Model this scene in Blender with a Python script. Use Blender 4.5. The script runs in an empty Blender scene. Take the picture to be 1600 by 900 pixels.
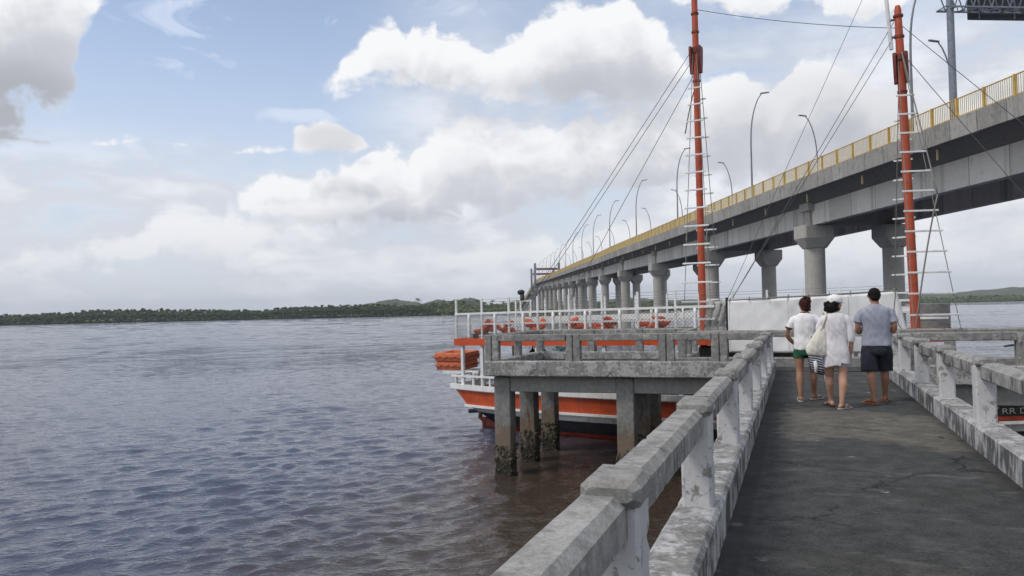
import bpy, bmesh, math, random
from math import sin, cos, pi, radians, sqrt, atan2
from mathutils import Vector, Matrix, noise

random.seed(7)
scn = bpy.context.scene
COL = scn.collection
DZ = 2.64            # pier deck level above the water
ZC = 4.14            # eye height above the water
YAW, PITCH, ROLL = 0.343626, radians(1.468), radians(1.226)
CY, SY = cos(YAW), sin(YAW)

def g2w(L, d, z=0.0):
    """plan coordinates of the river survey (lateral, distance along the bridge) to world"""
    return Vector((L*CY - d*SY, d*CY + L*SY, z))

# ------------------------------------------------------------------ objects
def link(o, parent=None):
    COL.objects.link(o)
    if parent is not None:
        o.parent = parent
    return o

def tag(o, label=None, cat=None, group=None, kind=None):
    if label: o['label'] = label
    if cat: o['category'] = cat
    if group: o['group'] = group
    if kind: o['kind'] = kind
    return o

def thing(name, label, cat, loc=(0, 0, 0), rz=0.0, group=None):
    o = bpy.data.objects.new(name, None)
    o.empty_display_size = 0.2
    link(o)
    o.location = loc
    o.rotation_euler = (0, 0, rz)
    return tag(o, label, cat, group)

def copy_tree(o, parent=None):
    c = o.copy()
    COL.objects.link(c)
    if parent is not None:
        c.parent = parent
    for ch in list(o.children):
        copy_tree(ch, c)
    return c

class MB:
    """collects faces, builds ONE mesh object"""
    def __init__(s):
        s.v, s.f, s.m = [], [], []
    def add(s, vs, fs, mi=0):
        b = len(s.v)
        s.v.extend([Vector(p) for p in vs])
        for f in fs:
            s.f.append([i+b for i in f]); s.m.append(mi)
        return s
    def box(s, c, size, rz=0.0, mi=0, M=None):
        x, y, z = size[0]/2, size[1]/2, size[2]/2
        vs = [Vector((a*x, b*y, d*z)) for a in (-1, 1) for b in (-1, 1) for d in (-1, 1)]
        R = M if M is not None else Matrix.Rotation(rz, 3, 'Z')
        vs = [R @ p + Vector(c) for p in vs]
        return s.add(vs, [(0,1,3,2),(4,6,7,5),(0,4,5,1),(2,3,7,6),(0,2,6,4),(1,5,7,3)], mi)
    def bar(s, p0, p1, w, h=None, up=(0, 0, 1), mi=0):
        """rectangular bar between two points, w across, h along up"""
        h = h or w
        p0, p1 = Vector(p0), Vector(p1)
        t = (p1-p0).normalized(); u = Vector(up)
        if abs(t.dot(u)) > .99: u = Vector((1, 0, 0))
        n = t.cross(u).normalized(); u = n.cross(t).normalized()
        vs = [p + n*a*w/2 + u*b*h/2 for p in (p0, p1) for a, b in ((-1,-1),(1,-1),(1,1),(-1,1))]
        return s.add(vs, [(0,3,2,1),(4,5,6,7),(0,1,5,4),(1,2,6,5),(2,3,7,6),(3,0,4,7)], mi)
    def loft(s, rings, closed=True, caps=True, mi=0):
        n = len(rings[0]); b = len(s.v)
        for r in rings: s.v.extend([Vector(p) for p in r])
        for i in range(len(rings)-1):
            for j in range(n if closed else n-1):
                k = (j+1) % n
                s.f.append([b+i*n+j, b+i*n+k, b+(i+1)*n+k, b+(i+1)*n+j]); s.m.append(mi)
        if caps and closed:
            s.f.append([b+j for j in range(n)][::-1]); s.m.append(mi)
            s.f.append([b+(len(rings)-1)*n+j for j in range(n)]); s.m.append(mi)
        return s
    def tube(s, pts, r, n=8, mi=0, caps=True):
        pts = [Vector(p) for p in pts]
        rs = r if isinstance(r, (list, tuple)) else [r]*len(pts)
        rings = []; ref = None
        for i, p in enumerate(pts):
            t = (pts[min(i+1, len(pts)-1)] - pts[max(i-1, 0)]).normalized()
            if ref is None:
                ref = t.orthogonal().normalized()
            ref = (ref - t*ref.dot(t))
            ref = ref.normalized() if ref.length > 1e-6 else t.orthogonal().normalized()
            q = t.cross(ref)
            rings.append([p + (ref*cos(2*pi*k/n) + q*sin(2*pi*k/n))*rs[i] for k in range(n)])
        return s.loft(rings, True, caps, mi)
    def ball(s, c, r, nu=12, nv=8, M=None, mi=0):
        r = r if isinstance(r, (list, tuple)) else (r, r, r)
        rings = []
        c = Vector(c)
        for i in range(nv+1):
            a = -pi/2 + pi*i/nv
            a = max(-pi/2+.02, min(pi/2-.02, a))
            ring = []
            for k in range(nu):
                p = Vector((r[0]*cos(a)*cos(2*pi*k/nu), r[1]*cos(a)*sin(2*pi*k/nu), r[2]*sin(a)))
                ring.append((M @ p if M is not None else p) + c)
            rings.append(ring)
        return s.loft(rings, True, True, mi)
    def build(s, name, mats, parent=None, smooth=False, bevel=0.0, recalc=True, angle=None):
        me = bpy.data.meshes.new(name)
        me.from_pydata([tuple(p) for p in s.v], [], s.f)
        for m in (mats if isinstance(mats, (list, tuple)) else [mats]):
            me.materials.append(m)
        me.polygons.foreach_set('material_index', s.m)
        if recalc or bevel:
            bm = bmesh.new(); bm.from_mesh(me)
            if recalc: bmesh.ops.recalc_face_normals(bm, faces=bm.faces)
            if bevel:
                es = [e for e in bm.edges if len(e.link_faces) == 2 and e.calc_face_angle(0) > .6]
                bmesh.ops.bevel(bm, geom=es, offset=bevel, segments=1, affect='EDGES', clamp_overlap=True)
            bm.to_mesh(me); bm.free()
        if smooth:
            me.polygons.foreach_set('use_smooth', [True]*len(me.polygons))
            if angle: 
                try: me.set_sharp_from_angle(angle=angle)
                except Exception: pass
        me.update()
        return link(bpy.data.objects.new(name, me), parent)

def rough_bar(mb, p0, p1, w, h, up=(0, 0, 1), seg=.06, amp=.004, cham=.018, chip=.012, cham_r=None, mi=0, seed=0.0):
    """cast concrete bar: rounded rectangle section, uneven faces, chipped arrises.
    w across (n = t x up), h along up; cham_r = bigger chamfer on the +n/+up arris"""
    p0, p1 = Vector(p0), Vector(p1)
    t = (p1-p0); Ln = t.length; t.normalize(); u = Vector(up)
    if abs(t.dot(u)) > .99: u = Vector((0, 1, 0))
    n = t.cross(u).normalized(); u = n.cross(t).normalized()
    def section(w, h, c, c2):
        pts = []
        cor = [(-w/2, -h/2, c), (w/2, -h/2, c), (w/2, h/2, c2), (-w/2, h/2, c)]
        P = []
        for i, (a, b, cc) in enumerate(cor):
            sa, sb = (1 if a > 0 else -1), (1 if b > 0 else -1)
            pa = (a - sa*cc, b); pb = (a, b - sb*cc)
            P += ([pa, pb] if i in (1, 3) else [pb, pa])
        P = [P[1], P[2], P[3], P[4], P[5], P[6], P[7], P[0]]
        out = []
        for i in range(8):
            a, b = P[i], P[(i+1) % 8]
            out.append((a[0], a[1], 1))
            d = sqrt((a[0]-b[0])**2+(a[1]-b[1])**2)
            if i % 2 == 0:
                k = max(1, min(6, int(d/(seg*1.1))))
                for j in range(1, k): out.append((a[0]+(b[0]-a[0])*j/k, a[1]+(b[1]-a[1])*j/k, 0))
        return out
    ns = max(2, int(Ln/seg))
    c2 = cham_r or cham
    rings = []
    st = [(0.0, 1.0), (cham, 0.0)] + [(cham+(Ln-2*cham)*i/ns, 0.0) for i in range(1, ns)] + [(Ln-cham, 0.0), (Ln, 1.0)]
    base = section(w, h, cham, c2)
    for (sx, ins) in st:
        ring = []
        for (a, b, e) in base:
            fa = (w/2 - cham*ins)/(w/2); fb = (h/2 - cham*ins)/(h/2)
            p = p0 + t*sx + n*a*fa + u*b*fb
            q = p + Vector((seed, seed*.37, 0))
            nv = noise.noise_vector(q*5.0)*amp*.45 + noise.noise_vector(q*27.0)*amp*.30
            p = p + nv
            if e or ins:
                k = noise.noise(q*5.0) + .7*noise.noise(q*17.0)
                if k > .42:
                    p = p - (n*a + u*b).normalized()*min(chip, (k-.42)*chip*3.5)
            ring.append(p)
        rings.append(ring)
    mb.loft(rings, True, True, mi)
    return mb

def catmull(P, t):
    i = max(0, min(len(P)-2, int(t))); f = t-i
    p0, p1, p2, p3 = P[max(i-1, 0)], P[i], P[i+1], P[min(i+2, len(P)-1)]
    return [ .5*((2*b)+(-a+c)*f+(2*a-5*b+4*c-e)*f*f+(-a+3*b-3*c+e)*f**3) for a, b, c, e in zip(p0, p1, p2, p3)]
ORD = ['first', 'second', 'third', 'fourth', 'fifth', 'sixth', 'seventh', 'eighth', 'ninth', 'tenth', 'eleventh', 'twelfth', 'thirteenth', 'fourteenth', 'fifteenth', 'sixteenth', 'seventeenth', 'eighteenth', 'nineteenth', 'twentieth']
# ------------------------------------------------------------------ materials
class NT:
    def __init__(s, tree):
        s.t = tree; s.n = tree.nodes; s.l = tree.links
    def node(s, kind, **kw):
        nd = s.n.new(kind)
        for k, v in kw.items(): setattr(nd, k, v)
        return nd
    def put(s, sock, val):
        if val is None: return
        if isinstance(val, bpy.types.NodeSocket): s.l.new(val, sock)
        else:
            if sock.type == 'RGBA' and hasattr(val, '__len__') and len(val) == 3: val = (*val, 1)
            sock.default_value = val
    def m(s, op, a, b=None, c=None, clamp=False):
        nd = s.node('ShaderNodeMath', operation=op); nd.use_clamp = clamp
        s.put(nd.inputs[0], a); s.put(nd.inputs[1], b)
        if c is not None: s.put(nd.inputs[2], c)
        return nd.outputs[0]
    def vm(s, op, a, b=None, c=None):
        nd = s.node('ShaderNodeVectorMath', operation=op)
        s.put(nd.inputs[0], a); s.put(nd.inputs[1], b)
        if c is not None: s.put(nd.inputs[2], c)
        return nd.outputs['Value'] if op in ('LENGTH', 'DOT_PRODUCT', 'DISTANCE') else nd.outputs[0]
    def comb(s, x, y, z):
        nd = s.node('ShaderNodeCombineXYZ')
        for i, v in enumerate((x, y, z)): s.put(nd.inputs[i], v)
        return nd.outputs[0]
    def sep(s, v):
        nd = s.node('ShaderNodeSeparateXYZ'); s.put(nd.inputs[0], v)
        return nd.outputs
    def noise(s, vec, scale, detail=4, rough=.55, dist=0.0, col=False, lac=2.0, dims='3D'):
        nd = s.node('ShaderNodeTexNoise', noise_dimensions=dims)
        s.put(nd.inputs['Vector'], vec)
        nd.inputs['Scale'].default_value = scale; nd.inputs['Detail'].default_value = detail
        nd.inputs['Roughness'].default_value = rough; nd.inputs['Distortion'].default_value = dist
        nd.inputs['Lacunarity'].default_value = lac
        return nd.outputs['Color' if col else 'Fac']
    def voro(s, vec, scale, detail=0, feature='F1', smooth=.5, rough=.5, dims='3D'):
        nd = s.node('ShaderNodeTexVoronoi', feature=feature, voronoi_dimensions=dims)
        s.put(nd.inputs['Vector'], vec)
        nd.inputs['Scale'].default_value = scale
        nd.inputs['Detail'].default_value = detail; nd.inputs['Roughness'].default_value = rough
        if 'Smoothness' in nd.inputs and feature == 'SMOOTH_F1': nd.inputs['Smoothness'].default_value = smooth
        return nd.outputs['Distance']
    def ss(s, x, lo, hi, a=0.0, b=1.0):
        nd = s.node('ShaderNodeMapRange', interpolation_type='SMOOTHSTEP')
        s.put(nd.inputs['Value'], x)
        for k, v in zip(('From Min', 'From Max', 'To Min', 'To Max'), (lo, hi, a, b)): s.put(nd.inputs[k], v)
        return nd.outputs[0]
    def mix(s, f, a, b, blend='MIX'):
        nd = s.node('ShaderNodeMix', data_type='RGBA', blend_type=blend)
        s.put(nd.inputs['Factor'], f); s.put(nd.inputs[6], a); s.put(nd.inputs[7], b)
        return nd.outputs[2]
    def pos(s):
        return s.node('ShaderNodeNewGeometry').outputs['Position']
    def normal(s):
        return s.node('ShaderNodeNewGeometry').outputs['Normal']
    def objc(s):
        return s.node('ShaderNodeTexCoord').outputs['Object']
    def bump(s, h, strength=.3, dist=.02, normal=None):
        nd = s.node('ShaderNodeBump')
        nd.inputs['Strength'].default_value = strength; nd.inputs['Distance'].default_value = dist
        s.put(nd.inputs['Height'], h)
        if normal is not None: s.put(nd.inputs['Normal'], normal)
        return nd.outputs[0]

def newmat(name, col=(.5, .5, .5), rough=.7, metal=0.0, spec=.5):
    m = bpy.data.materials.new(name); m.use_nodes = True
    nt = NT(m.node_tree)
    b = nt.n['Principled BSDF']
    b.inputs['Base Color'].default_value = (*col, 1)
    b.inputs['Roughness'].default_value = rough
    b.inputs['Metallic'].default_value = metal
    b.inputs['Specular IOR Level'].default_value = spec
    return m, nt, b

def m_plain(name, col, rough=.6, metal=0.0, var=.25, scale=8.0, bump=.0, dirt=None, dirt_amt=.4, spec=.5, use_obj=False):
    """paint / cloth / plastic with uneven tone and optional dirt patches"""
    m, nt, b = newmat(name, col, rough, metal, spec)
    p = nt.objc() if use_obj else nt.pos()
    n1 = nt.noise(p, scale, 5, .6)
    lo = tuple(c*(1-var) for c in col); hi = tuple(min(1, c*(1+var)) for c in col)
    c = nt.mix(nt.ss(n1, .3, .7), lo, hi)
    if dirt:
        d = nt.noise(nt.vm('MULTIPLY', p, (1, 1, .35)), scale*2.3, 6, .65)
        c = nt.mix(nt.m('MULTIPLY', nt.ss(d, .5, .72), dirt_amt), c, dirt)
    nt.put(b.inputs['Base Color'], c)
    if bump:
        nt.put(b.inputs['Normal'], nt.bump(nt.noise(p, scale*6, 4, .6), bump, .01))
    return m

def m_planked(name, col, rough, dirt, amt, pitch=.115):
    m, nt, b = newmat(name, col, rough)
    p = nt.pos(); o = nt.objc(); Z = nt.sep(o)[2]
    n1 = nt.noise(p, 2.2, 5, .6)
    c = nt.mix(nt.ss(n1, .3, .7), tuple(x*.84 for x in col), tuple(min(1, x*1.12) for x in col))
    zz = nt.m('FRACT', nt.m('MULTIPLY', nt.m('ADD', Z, nt.m('MULTIPLY', nt.noise(p, 1.5, 2, .5), .012)), 1/pitch))
    seam = nt.m('MULTIPLY', nt.ss(nt.m('ABSOLUTE', nt.m('SUBTRACT', zz, .5)), .455, .49), nt.ss(nt.noise(p, 2.5, 4, .6), .35, .6))
    c = nt.mix(nt.m('MULTIPLY', seam, .6), c, tuple(x*.3 for x in col))
    d = nt.noise(nt.vm('MULTIPLY', p, (2.6, 2.6, .35)), 4, 7, .68)
    c = nt.mix(nt.m('MULTIPLY', nt.ss(d, .50, .68), amt), c, dirt)
    sc = nt.noise(nt.vm('MULTIPLY', p, (.6, .6, 5)), 7, 6, .7)
    c = nt.mix(nt.m('MULTIPLY', nt.ss(sc, .62, .68), .7), c, tuple(x*.45+.10 for x in col))
    nt.put(b.inputs['Base Color'], c)
    nt.put(b.inputs['Roughness'], nt.ss(n1, .3, .7, rough, min(1, rough+.25)))
    nt.put(b.inputs['Normal'], nt.bump(nt.m('ADD', nt.m('MULTIPLY', seam, -1.0), nt.m('MULTIPLY', n1, .8)), .5, .01))
    return m

def m_concrete(name, grey=.24, paint=.5, paint_col=(.56, .56, .57), mold=.5, streak=.25, top_bare=.6, tint=(1.015, 1, .955), bump=.5, fine=1.0, rust=0.0, grain=1.0, mold_top=1.0, mscale=1.0, joints=0.0, mold_str=.85):
    """old concrete under flaking whitewash with black mould"""
    m, nt, b = newmat(name, (grey,)*3, .9, 0, .25)
    p = nt.pos()
    big = nt.noise(p, 1.7, 4, .6); mid = nt.noise(p, 9, 6, .65); fin = nt.noise(p, 70*fine, 4, .7)
    g0 = tuple(grey*(1-.38*grain)*t for t in tint); g1 = tuple(grey*(1+.3*grain)*t for t in tint)
    c = nt.mix(nt.ss(nt.m('ADD', nt.m('MULTIPLY', mid, .6), nt.m('MULTIPLY', fin, .4)), .34, .66), g0, g1)
    c = nt.mix(nt.m('MULTIPLY', nt.ss(big, .35, .7), .35), c, tuple(grey*.8*t for t in (1.05, 1, .88)))
    nz = nt.sep(nt.normal())[2]
    # whitewash
    pm = nt.m('ADD', nt.m('MULTIPLY', nt.noise(p, 3.4, 3, .5), .45), nt.m('MULTIPLY', nt.noise(p, 17, 8, .72), .55))
    if top_bare:
        pm = nt.m('SUBTRACT', pm, nt.m('MULTIPLY', nt.ss(nz, .5, .95), top_bare*.35))
    th = .72 - .42*paint
    pf = nt.ss(pm, th, th+.035)
    pc = nt.mix(nt.noise(p, 26, 5, .7), tuple(x*.72 for x in paint_col), paint_col)
    c = nt.mix(nt.m('MULTIPLY', pf, .92), c, pc)
    # black mould running down the faces
    q = nt.vm('MULTIPLY', p, (1, 1, streak))
    md = nt.m('ADD', nt.m('MULTIPLY', nt.noise(q, 11*mscale, 7, .7), .65), nt.m('MULTIPLY', nt.noise(p, 2.6, 3, .5), .35))
    mt = .70 - .25*mold
    mf = nt.ss(md, mt, mt+.14)
    if mold_top < 1: mf = nt.m('MULTIPLY', mf, nt.ss(nz, .9, .4, mold_top, 1.0))
    c = nt.mix(nt.m('MULTIPLY', mf, mold_str), c, (.030, .031, .033))
    sp = nt.voro(p, 42)
    c = nt.mix(nt.m('MULTIPLY', nt.ss(sp, .16, .06), nt.m('MULTIPLY', nt.ss(mid, .48, .58), .6)), c, (.04, .04, .042))
    if joints:
        a = nt.m('MULTIPLY', nt.vm('DOT_PRODUCT', p, (-SY, CY, 0)), 1/joints)
        fr = nt.m('ABSOLUTE', nt.m('SUBTRACT', nt.m('FRACT', a), .5))
        wn = nt.node('ShaderNodeTexWhiteNoise', noise_dimensions='1D'); nt.put(wn.inputs['W'], nt.m('FLOOR', a))
        c = nt.mix(.22, c, nt.mix(wn.outputs['Value'], tuple(grey*.35*t for t in tint), tuple(grey*1.6*t for t in tint)))
        c = nt.mix(nt.m('MULTIPLY', nt.ss(fr, .5-.05/joints, .5-.02/joints), .55), c, (.06, .06, .058))
        wv = nt.noise(nt.vm('MULTIPLY', p, (1, 1, .03)), .9, 6, .7)
        c = nt.mix(nt.m('MULTIPLY', nt.ss(wv, .50, .68), .45), c, (.10, .098, .09))
    if rust:
        rf = nt.ss(nt.noise(nt.vm('MULTIPLY', p, (1, 1, .2)), 7, 5, .6), .64, .7)
        c = nt.mix(nt.m('MULTIPLY', rf, rust), c, (.16, .06, .025))
    nt.put(b.inputs['Base Color'], c)
    h = nt.m('ADD', nt.m('MULTIPLY', fin, .35), nt.m('MULTIPLY', nt.noise(p, 24, 5, .7), .9))
    nt.put(b.inputs['Normal'], nt.bump(h, bump, .012))
    return m

M = {}
M['conc_post'] = m_concrete('weathered_whitewash', .27, .72, mold=.50, streak=.35, top_bare=.9, paint_col=(.62, .62, .625))
M['conc_rail'] = m_concrete('bare_rail_concrete', .29, .36, mold=.86, streak=.20, top_bare=1.2, paint_col=(.50, .50, .51), mold_top=.5)
M['conc_kerb'] = m_concrete('stained_kerb_concrete', .27, .66, mold=1.10, streak=.34, top_bare=.12, paint_col=(.54, .54, .545), mold_top=.42, mscale=.62)
M['conc_fascia'] = m_concrete('mottled_fascia_concrete', .235, .52, mold=.62, streak=.6, top_bare=.1, paint_col=(.46, .46, .455))
M['conc_old'] = m_concrete('old_grey_concrete', .235, .42, mold=.62, streak=.4, top_bare=.6, paint_col=(.44, .44, .43))
M['conc_beam'] = m_concrete('smooth_beam_concrete', .25, .04, mold=.22, streak=.3, tint=(1, 1.01, .93), bump=.2, grain=.6)
M['conc_bridge'] = m_concrete('bridge_pier_concrete', .40, .0, mold=.62, streak=.06, tint=(1.03, 1, .92), bump=.1, fine=.25, grain=.45, mold_str=.4)
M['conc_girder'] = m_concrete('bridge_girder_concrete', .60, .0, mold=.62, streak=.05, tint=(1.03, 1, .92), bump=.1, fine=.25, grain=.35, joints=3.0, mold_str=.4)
M['conc_soffit'] = m_concrete('shade_dark_soffit_concrete', .20, .0, mold=.6, streak=1.0, tint=(1, .98, .93), bump=.2, fine=.3, grain=.8)  # underside shade put into a darker grey than the girders
M['conc_parapet'] = m_concrete('stained_parapet_concrete', .33, .0, mold=.80, streak=.08, tint=(1, .98, .92), bump=.2, fine=.3, grain=.6, joints=2.03, mold_str=.65)

def m_deck():
    m, nt, b = newmat('walkway_screed', (.06,)*3, .88, 0, .3)
    p = nt.pos(); X, Y, Z = nt.sep(p)
    big = nt.noise(p, .9, 5, .6); mid = nt.noise(p, 5, 7, .7); fin = nt.noise(p, 55, 5, .75); lo = nt.noise(nt.vm('MULTIPLY', p, (.6, 1.3, 1)), 4.0, 7, .75)
    c = nt.mix(nt.ss(nt.m('ADD', nt.m('MULTIPLY', mid, .45), nt.m('MULTIPLY', fin, .55)), .38, .62), (.017, .0192, .0188), (.064, .064, .061))
    c = nt.mix(nt.m('MULTIPLY', nt.ss(lo, .54, .68), .6), c, (.125, .122, .113))
    # lighter strip of screed across the walkway
    yw = nt.m('ADD', nt.m('ADD', Y, nt.m('MULTIPLY', X, .22)), nt.m('MULTIPLY', nt.m('SUBTRACT', nt.noise(p, 1.3, 6, .65), .5), 2.2))
    patch = nt.m('MULTIPLY', nt.ss(yw, 9.05, 9.5), nt.ss(yw, 12.3, 11.6))
    patch = nt.m('MULTIPLY', patch, nt.ss(nt.m('ADD', X, nt.m('MULTIPLY', nt.m('SUBTRACT', mid, .5), .5)), -.30, -.18))
    pc = nt.mix(nt.ss(nt.m('ADD', nt.m('MULTIPLY', mid, .5), nt.m('MULTIPLY', fin, .5)), .38, .64), (.062, .057, .047), (.150, .140, .120))
    c = nt.mix(nt.m('MULTIPLY', patch, .95), c, pc)
    brown = nt.m('MULTIPLY', nt.ss(big, .5, .72), .25)
    c = nt.mix(brown, c, (.060, .055, .044))
    # pale spatter and lime spots
    spv = nt.voro(nt.vm('ADD', p, nt.vm('MULTIPLY', nt.noise(p, 9, 3, .5, col=True), (.16, .16, 0))), 2.0)
    c = nt.mix(nt.m('MULTIPLY', nt.ss(spv, .14, .07), nt.ss(nt.noise(p, 24, 4, .6), .42, .55)), c, (.22, .225, .225))
    ck = nt.voro(nt.vm('ADD', p, nt.vm('MULTIPLY', nt.noise(p, 3, 5, .65, col=True), (.5, .5, 0))), .55, 0, 'DISTANCE_TO_EDGE')
    c = nt.mix(nt.m('MULTIPLY', nt.ss(ck, .010, .003), nt.ss(nt.noise(p, 1.1, 3, .6), .48, .56)), c, (.010, .010, .010))
    # grime collected along the kerbs
    e = nt.m('ADD', nt.ss(nt.m('ADD', X, nt.m('MULTIPLY', nt.m('SUBTRACT', mid, .5), .35)), -.22, -.34), nt.ss(nt.m('ADD', X, nt.m('MULTIPLY', nt.m('SUBTRACT', mid, .5), .3)), 1.5, 1.6))
    c = nt.mix(nt.m('MULTIPLY', e, .6, clamp=True), c, (.020, .020, .0195))
    nt.put(b.inputs['Base Color'], c)
    nt.put(b.inputs['Roughness'], nt.ss(big, .3, .7, .72, .95))
    h = nt.m('ADD', nt.m('MULTIPLY', fin, .5), nt.m('MULTIPLY', mid, .6))
    nt.put(b.inputs['Normal'], nt.bump(h, .55, .012))
    return m
M['deck'] = m_deck()

def m_pile():
    m, nt, b = newmat('tidal_pile_concrete', (.2,)*3, .9, 0, .25)
    p = nt.pos(); Z = nt.sep(p)[2]
    mid = nt.noise(p, 8, 6, .7); fin = nt.noise(p, 60, 4, .7)
    c = nt.mix(nt.ss(nt.m('ADD', nt.m('MULTIPLY', mid, .5), nt.m('MULTIPLY', fin, .5)), .35, .65), (.14, .142, .135), (.27, .27, .255))
    zz = nt.m('ADD', Z, nt.m('MULTIPLY', nt.m('SUBTRACT', mid, .5), .5))
    c = nt.mix(nt.m('MULTIPLY', nt.ss(zz, 1.45, 1.0), .8), c, nt.mix(mid, (.10, .075, .05), (.21, .15, .10)))
    rs = nt.m('MULTIPLY', nt.ss(nt.noise(nt.vm('MULTIPLY', p, (1, 1, .15)), 6, 5, .6), .6, .68), nt.ss(zz, 2.0, 1.2))
    c = nt.mix(nt.m('MULTIPLY', rs, .8), c, (.10, .028, .012))
    c = nt.mix(nt.ss(zz, .5, .3), c, (.035, .032, .022))
    nt.put(b.inputs['Base Color'], c)
    nt.put(b.inputs['Normal'], nt.bump(nt.m('ADD', mid, fin), .4, .012))
    return m
M['pile'] = m_pile()
M['barnacle'] = m_plain('barnacle_crust', (.060, .052, .036), .9, var=.75, scale=30, bump=.6, dirt=(.19, .17, .13), dirt_amt=.55)

M['white_paint'] = m_plain('boat_white_paint', (.72, .73, .72), .45, var=.06, scale=5, dirt=(.30, .29, .26), dirt_amt=.45)
M['orange'] = m_plain('boat_orange_paint', (.52, .068, .012), .42, var=.14, scale=3, dirt=(.28, .06, .03), dirt_amt=.5)
M['mast'] = m_plain('mast_orange_paint', (.40, .064, .019), .55, var=.18, scale=4, dirt=(.20, .05, .03), dirt_amt=.45)
M['mast_dark'] = m_plain('mast_fitting_paint', (.16, .030, .018), .6, var=.3, scale=9)
M['hull_black'] = m_planked('hull_black_paint', (.011, .013, .019), .45, (.05, .045, .04), .6)
M['hull_orange'] = m_planked('hull_orange_paint', (.50, .068, .013), .5, (.22, .055, .03), .55)
M['hull_white'] = m_planked('hull_white_paint', (.66, .66, .64), .5, (.26, .22, .17), .7)
M['stripe_shade'] = m_plain('bow_stripe_shade', (.016, .012, .012), .6, var=.3, scale=6)  # near-black colour for the shade on the bow stripe
M['boot'] = m_plain('hull_red_antifouling', (.30, .035, .015), .6, var=.3, scale=5, dirt=(.07, .02, .015), dirt_amt=.6)
M['rust_red'] = m_plain('rudder_red_paint', (.24, .045, .03), .6, var=.3, scale=12)
M['raft'] = m_plain('raft_faded_orange', (.55, .135, .055), .7, var=.16, scale=6, dirt=(.22, .07, .04), dirt_amt=.55, bump=.2)
M['lifejacket'] = m_plain('lifejacket_cloth', (.66, .10, .028), .8, var=.3, scale=14, bump=.2)
M['wood'] = m_plain('weathered_boat_planks', (.17, .15, .12), .8, var=.35, scale=10)
M['tarp'] = m_plain('white_tarpaulin', (.74, .74, .73), .65, var=.06, scale=2.0, bump=.05, dirt=(.58, .57, .53), dirt_amt=.45)
M['rope'] = m_plain('grey_rope', (.20, .195, .18), .9, var=.3, scale=40)
M['cable'] = m_plain('dark_steel_cable', (.07, .072, .078), .6, var=.2, scale=20)
M['black'] = m_plain('black_rubber', (.012, .012, .013), .6, var=.3, scale=20)
M['lamp_metal'] = m_plain('galvanised_steel', (.20, .215, .24), .5, .25, var=.15, scale=6)
M['gantry'] = m_plain('gantry_steel', (.19, .215, .25), .5, .3, var=.2, scale=5)
M['sign_back'] = m_plain('dark_sign_panel', (.022, .027, .034), .55, var=.3, scale=3)
M['yellow'] = m_plain('yellow_rail_paint', (.56, .36, .070), .6, var=.16, scale=3, dirt=(.25, .17, .07), dirt_amt=.5)
M['picket'] = m_plain('faded_picket_paint', (.66, .52, .25), .6, var=.1, scale=3)
M['pylon_red'] = m_plain('pylon_red_paint', (.20, .06, .05), .7, var=.2, scale=1)
M['teal'] = m_plain('teal_nylon_rope', (.10, .17, .18), .9, var=.4, scale=40)
M['blue'] = m_plain('blue_plastic', (.03, .10, .28), .5, var=.2, scale=20)
M['locker'] = m_plain('pale_blue_panel', (.33, .46, .52), .6, var=.12, scale=6)
M['grey_cloth'] = m_plain('grey_canvas', (.36, .36, .34), .9, var=.2, scale=12, bump=.2)
M['grey_panel'] = m_plain('grey_board', (.17, .17, .165), .8, var=.2, scale=8)
M['lettering'] = m_plain('faded_white_lettering', (.26, .26, .25), .6, var=.2, scale=14)
# =================================================================== PEOPLE
M['skin_tan'] = m_plain('tanned_skin', (.30, .155, .095), .55, var=.10, scale=9, spec=.4)
M['skin_light'] = m_plain('lighter_skin', (.42, .235, .16), .55, var=.10, scale=9, spec=.4)
M['hair_black'] = m_plain('black_hair', (.010, .008, .008), .8, var=.5, scale=60, bump=.6, spec=.15)
M['hair_red'] = m_plain('dark_red_hair', (.042, .012, .010), .75, var=.5, scale=60, bump=.6, spec=.2)
M['tee_blue'] = m_plain('grey_blue_cotton', (.29, .305, .37), .9, var=.07, scale=18, bump=.15)
M['navy'] = m_plain('navy_cloth', (.016, .018, .030), .9, var=.25, scale=14, bump=.15)
M['white_cloth'] = m_plain('white_cotton', (.76, .75, .75), .9, var=.05, scale=16, bump=.15)
M['tunic'] = m_plain('thin_white_tunic', (.66, .63, .65), .9, var=.07, scale=16, bump=.15)
M['green_cloth'] = m_plain('green_shorts_cloth', (.014, .085, .040), .9, var=.2, scale=16, bump=.15)
M['grey_short'] = m_plain('grey_shorts_cloth', (.36, .35, .37), .9, var=.1, scale=16)
M['canvas'] = m_plain('cream_canvas', (.62, .59, .51), .9, var=.08, scale=14, bump=.15)
M['dark_trim'] = m_plain('dark_trim', (.035, .025, .022), .9, var=.2, scale=20)
M['sandal_orange'] = m_plain('orange_sandal_rubber', (.42, .15, .035), .7, var=.15, scale=20)
M['sandal_dark'] = m_plain('dark_sandal_rubber', (.03, .03, .035), .7, var=.2, scale=20)
M['sandal_pale'] = m_plain('pale_sandal_rubber', (.42, .40, .37), .7, var=.15, scale=20)
def m_stripes():
    m, nt, b = newmat('navy_white_stripes', (.1,)*3, .9)
    p = nt.objc(); z = nt.sep(p)[2]; x = nt.sep(p)[0]
    w = nt.m('ADD', nt.m('MULTIPLY', z, 30), nt.m('MULTIPLY', nt.noise(p, 6, 2, .5), 1.1))
    w = nt.m('ADD', w, nt.m('MULTIPLY', x, 6))
    f = nt.m('FRACT', w)
    c = nt.mix(nt.m('GREATER_THAN', f, .68), (.022, .026, .050), (.42, .43, .46))
    nt.put(b.inputs['Base Color'], c)
    return m
M['stripes'] = m_stripes()
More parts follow.
